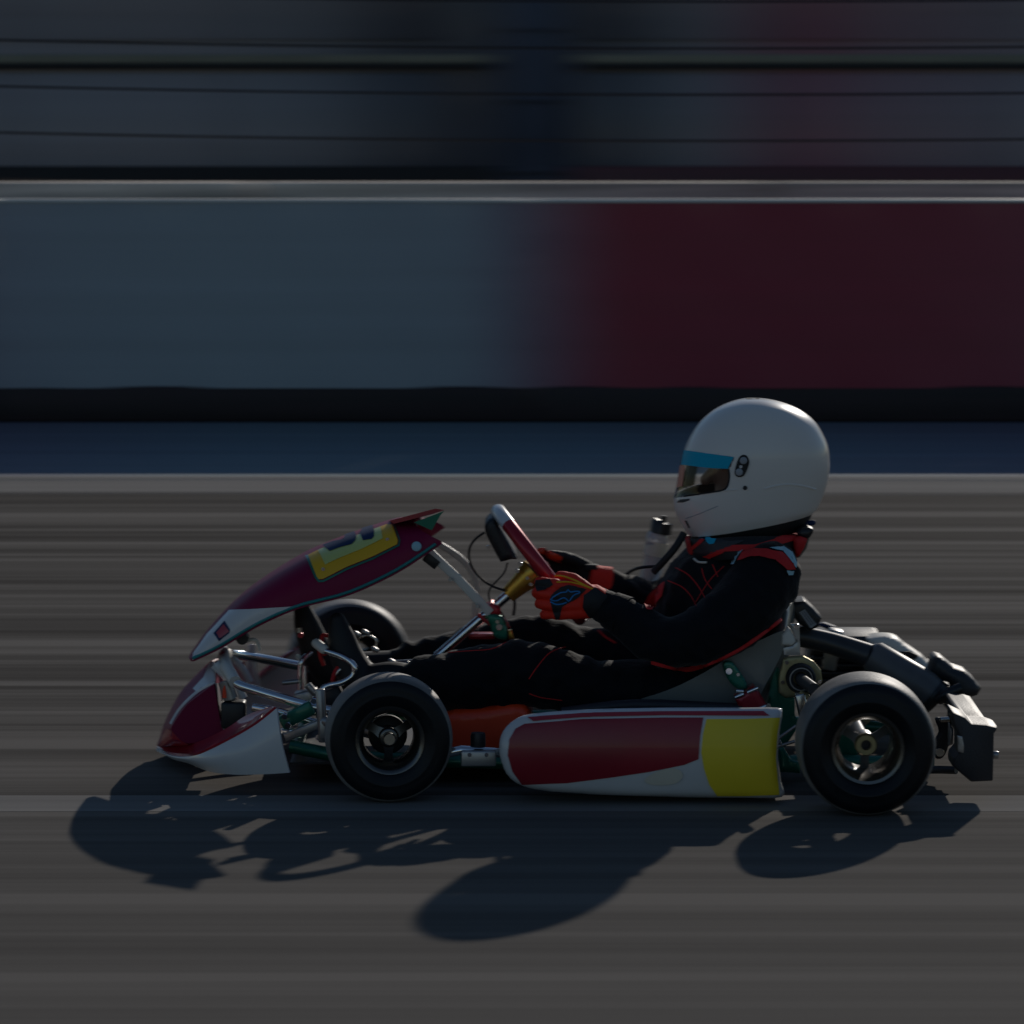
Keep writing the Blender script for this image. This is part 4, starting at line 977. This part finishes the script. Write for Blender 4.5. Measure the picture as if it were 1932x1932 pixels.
hs = build('helmet_full', (vf[0], vf[1] + [tuple(top + k for k in range(NT))]), 'helmet', helm)   # measuring copy only
BVfull = hs; 
vs = [p for r_ in [hring(i, .0012) for i in range(len(fpS))] for p in r_]
visor = build('visor', (vs, vis), 'visor', helm)
lin = [hring(i, -.016) for i in range(0, len(fpS), 3)]
lv = loft([r_[::3] for r_ in lin], False)
build('lining', (lv[0], [f for f in lv[1] if not in_open(sum((lv[0][i] for i in f), Vector()) / 4)]), 'rubber', helm)
decal('sun_strip', cs(C3, (338, 646), (420, 658), (560, 677), (720, 698), (802, 709), (772, 768), (748, 820), (600, 815), (460, 800), (312, 782)), hs, 'cyan', helm, .0028, 4)
decal('lit_edge_strip', cs(C3, (300, 788), (350, 794), (322, 985), (268, 1000)), hs, 'lit_orange', helm, .0026, 3)  # visor edge catching the sun, painted as an orange strip
seam('visor_seal', cs(C3, (752, 826), (757, 890), (750, 950), (732, 995), (690, 1026), (560, 1048), (330, 1080)), hs, 'rubber', helm, .002, 0, 3)
decal('pivot_plate', sm2(cs(C3, (845, 725), (880, 690), (920, 695), (945, 740), (940, 790), (905, 870), (880, 892), (840, 897), (812, 870), (815, 820)), 3), hs, 'rubber', helm, .003, 3)
for p in ((893, 742), (853, 850)): 
    h, n = cast(*C3(*p), hs); build('pivot_screw', disc(h + n * .004, .0078, .004, n, 20), 'ltgrey', helm)
h, n = cast(*C3(868, 800), hs); build('pivot_screw', disc(h + n * .003, .0035, .004, n, 12), 'white', helm)
h, n = cast(*C3(907, 1000), hs); build('shell_screw', disc(h + n * .001, .0046, .004, n, 16), 'dgrey', helm)
decal('chin_vent', cs(C3, (262, 1140), (290, 1112), (390, 1102), (380, 1120), (320, 1140)), hs, 'dgrey', helm, .001, 3)
decal('chin_vent', cs(C3, (338, 1312), (355, 1308), (388, 1375), (375, 1382)), hs, 'dgrey', helm, .001, 3)
seam('shell_crease', cs(C3, (345, 1290), (450, 1255), (560, 1210), (650, 1172)), hs, 'ltgrey', helm, .0010, 0, 3)
seam('shell_crease', cs(C3, (1090, 1012), (1190, 985), (1310, 970), (1440, 982), (1570, 1015)), hs, 'helmet', helm, .0028, -.0006, 3)
seam('shell_crease', cs(C3, (480, 1062), (690, 1032), (830, 1018)), hs, 'helmet', helm, .002, -.0004, 3)
bpy.data.objects.remove(hs)
# rubber rim under the shell
rm_ = []
for k, (df, dr, sc) in enumerate((((380, 1448), (1544, 1236), 1.0), ((400, 1462), (1530, 1275), .98), ((470, 1480), (1490, 1345), .93), ((560, 1490), (1420, 1400), .86))):
    f, r_ = K(*C3(*df)), K(*C3(*dr)); c = (f + r_) / 2; ex = (r_ - f) / 2
    rm_.append([c + ex * math.cos(q) * 1.0 + Vector((0, 1, 0)) * math.sin(q) * .106 * sc for q in [2 * math.pi * j / 60 for j in range(60)]])
build('neck_roll', loft(rm_, True), 'rubber', helm)
# neck brace
nb = []
for df, dr, sc in (((345, 1470), (1500, 1440), .128), ((330, 1500), (1520, 1455), .14), ((360, 1600), (1490, 1560), .15), ((430, 1670), (1430, 1640), .148), ((520, 1660), (1380, 1630), .13), ((480, 1500), (1400, 1480), .105)):
    f, r_ = K(*C3(*df)), K(*C3(*dr)); c = (f + r_) / 2; ex = (r_ - f) / 2; ring = []
    for j in range(72):
        q = 2 * math.pi * j / 72; dip = -.012 * math.sin(q) ** 2 * (1 if sc > .12 else 0)
        ring.append(c + ex * math.cos(q) + Vector((0, 1, 0)) * math.sin(q) * sc + Vector((0, 0, dip * -1.2)))
    nb.append(ring)
n = 72; vv = [p for r_ in nb for p in r_]; ff = []
for i in range(len(nb)):
    for k in range(n): 
        j = (i + 1) % len(nb); ff.append((i * n + k, i * n + (k + 1) % n, j * n + (k + 1) % n, j * n + k))
brace = build('neck_brace', (vv, ff), 'rubber', drv)
decal('brace_trim', cs(C3, (350, 1470), (375, 1600), (430, 1665), (520, 1692), (620, 1645), (720, 1606), (900, 1598), (1150, 1565), (1370, 1495), (1440, 1485), (1440, 1425), (1370, 1420), (1200, 1480), (1000, 1540), (760, 1545), (620, 1600), (500, 1650), (430, 1635), (418, 1590), (530, 1500), (500, 1486), (410, 1555), (380, 1465)), brace, 'suitred', brace, .003, 4)
decal('brace_panel', sm2(cs(C3, (425, 1600), (540, 1500), (640, 1490), (760, 1505), (900, 1500), (760, 1560), (620, 1610), (500, 1650), (440, 1640)), 3), brace, 'dgrey', brace, .003, 4)
decal('brace_print', cs(C3, (450, 1478), (540, 1452), (600, 1490), (640, 1494), (620, 1530), (580, 1535), (540, 1500)), brace, 'cyan', brace, .004, 4)
build('brace_tail', pillow(sm2(cs(C3, (1400, 1430), (1470, 1375), (1555, 1395), (1540, 1450), (1500, 1490), (1440, 1480)), 3), -.10, .06, .008, .007), 'black', brace)
build('brace_block', pillow(sm2(cs(C3, (1370, 1480), (1500, 1490), (1425, 1645), (1385, 1640)), 2), -.115, .06, .008, .007), 'suitred', brace)
build('brace_buckle', tube([K(*C3(1480, 1340), -.03), K(*C3(1550, 1330), -.03)], .006, 12, ball=True), 'navy', brace)
tb('neck_strap', [(330, 1430, -.06), (250, 1560, -.07), (150, 1680, -.07), (40, 1800, -.06)], .008, 'rubber', C3, 4, drv)
seam('white_buckle', cs(C3, (425, 1680), (470, 1710), (545, 1712)), suit, 'pvc', suit, .0025, .002)
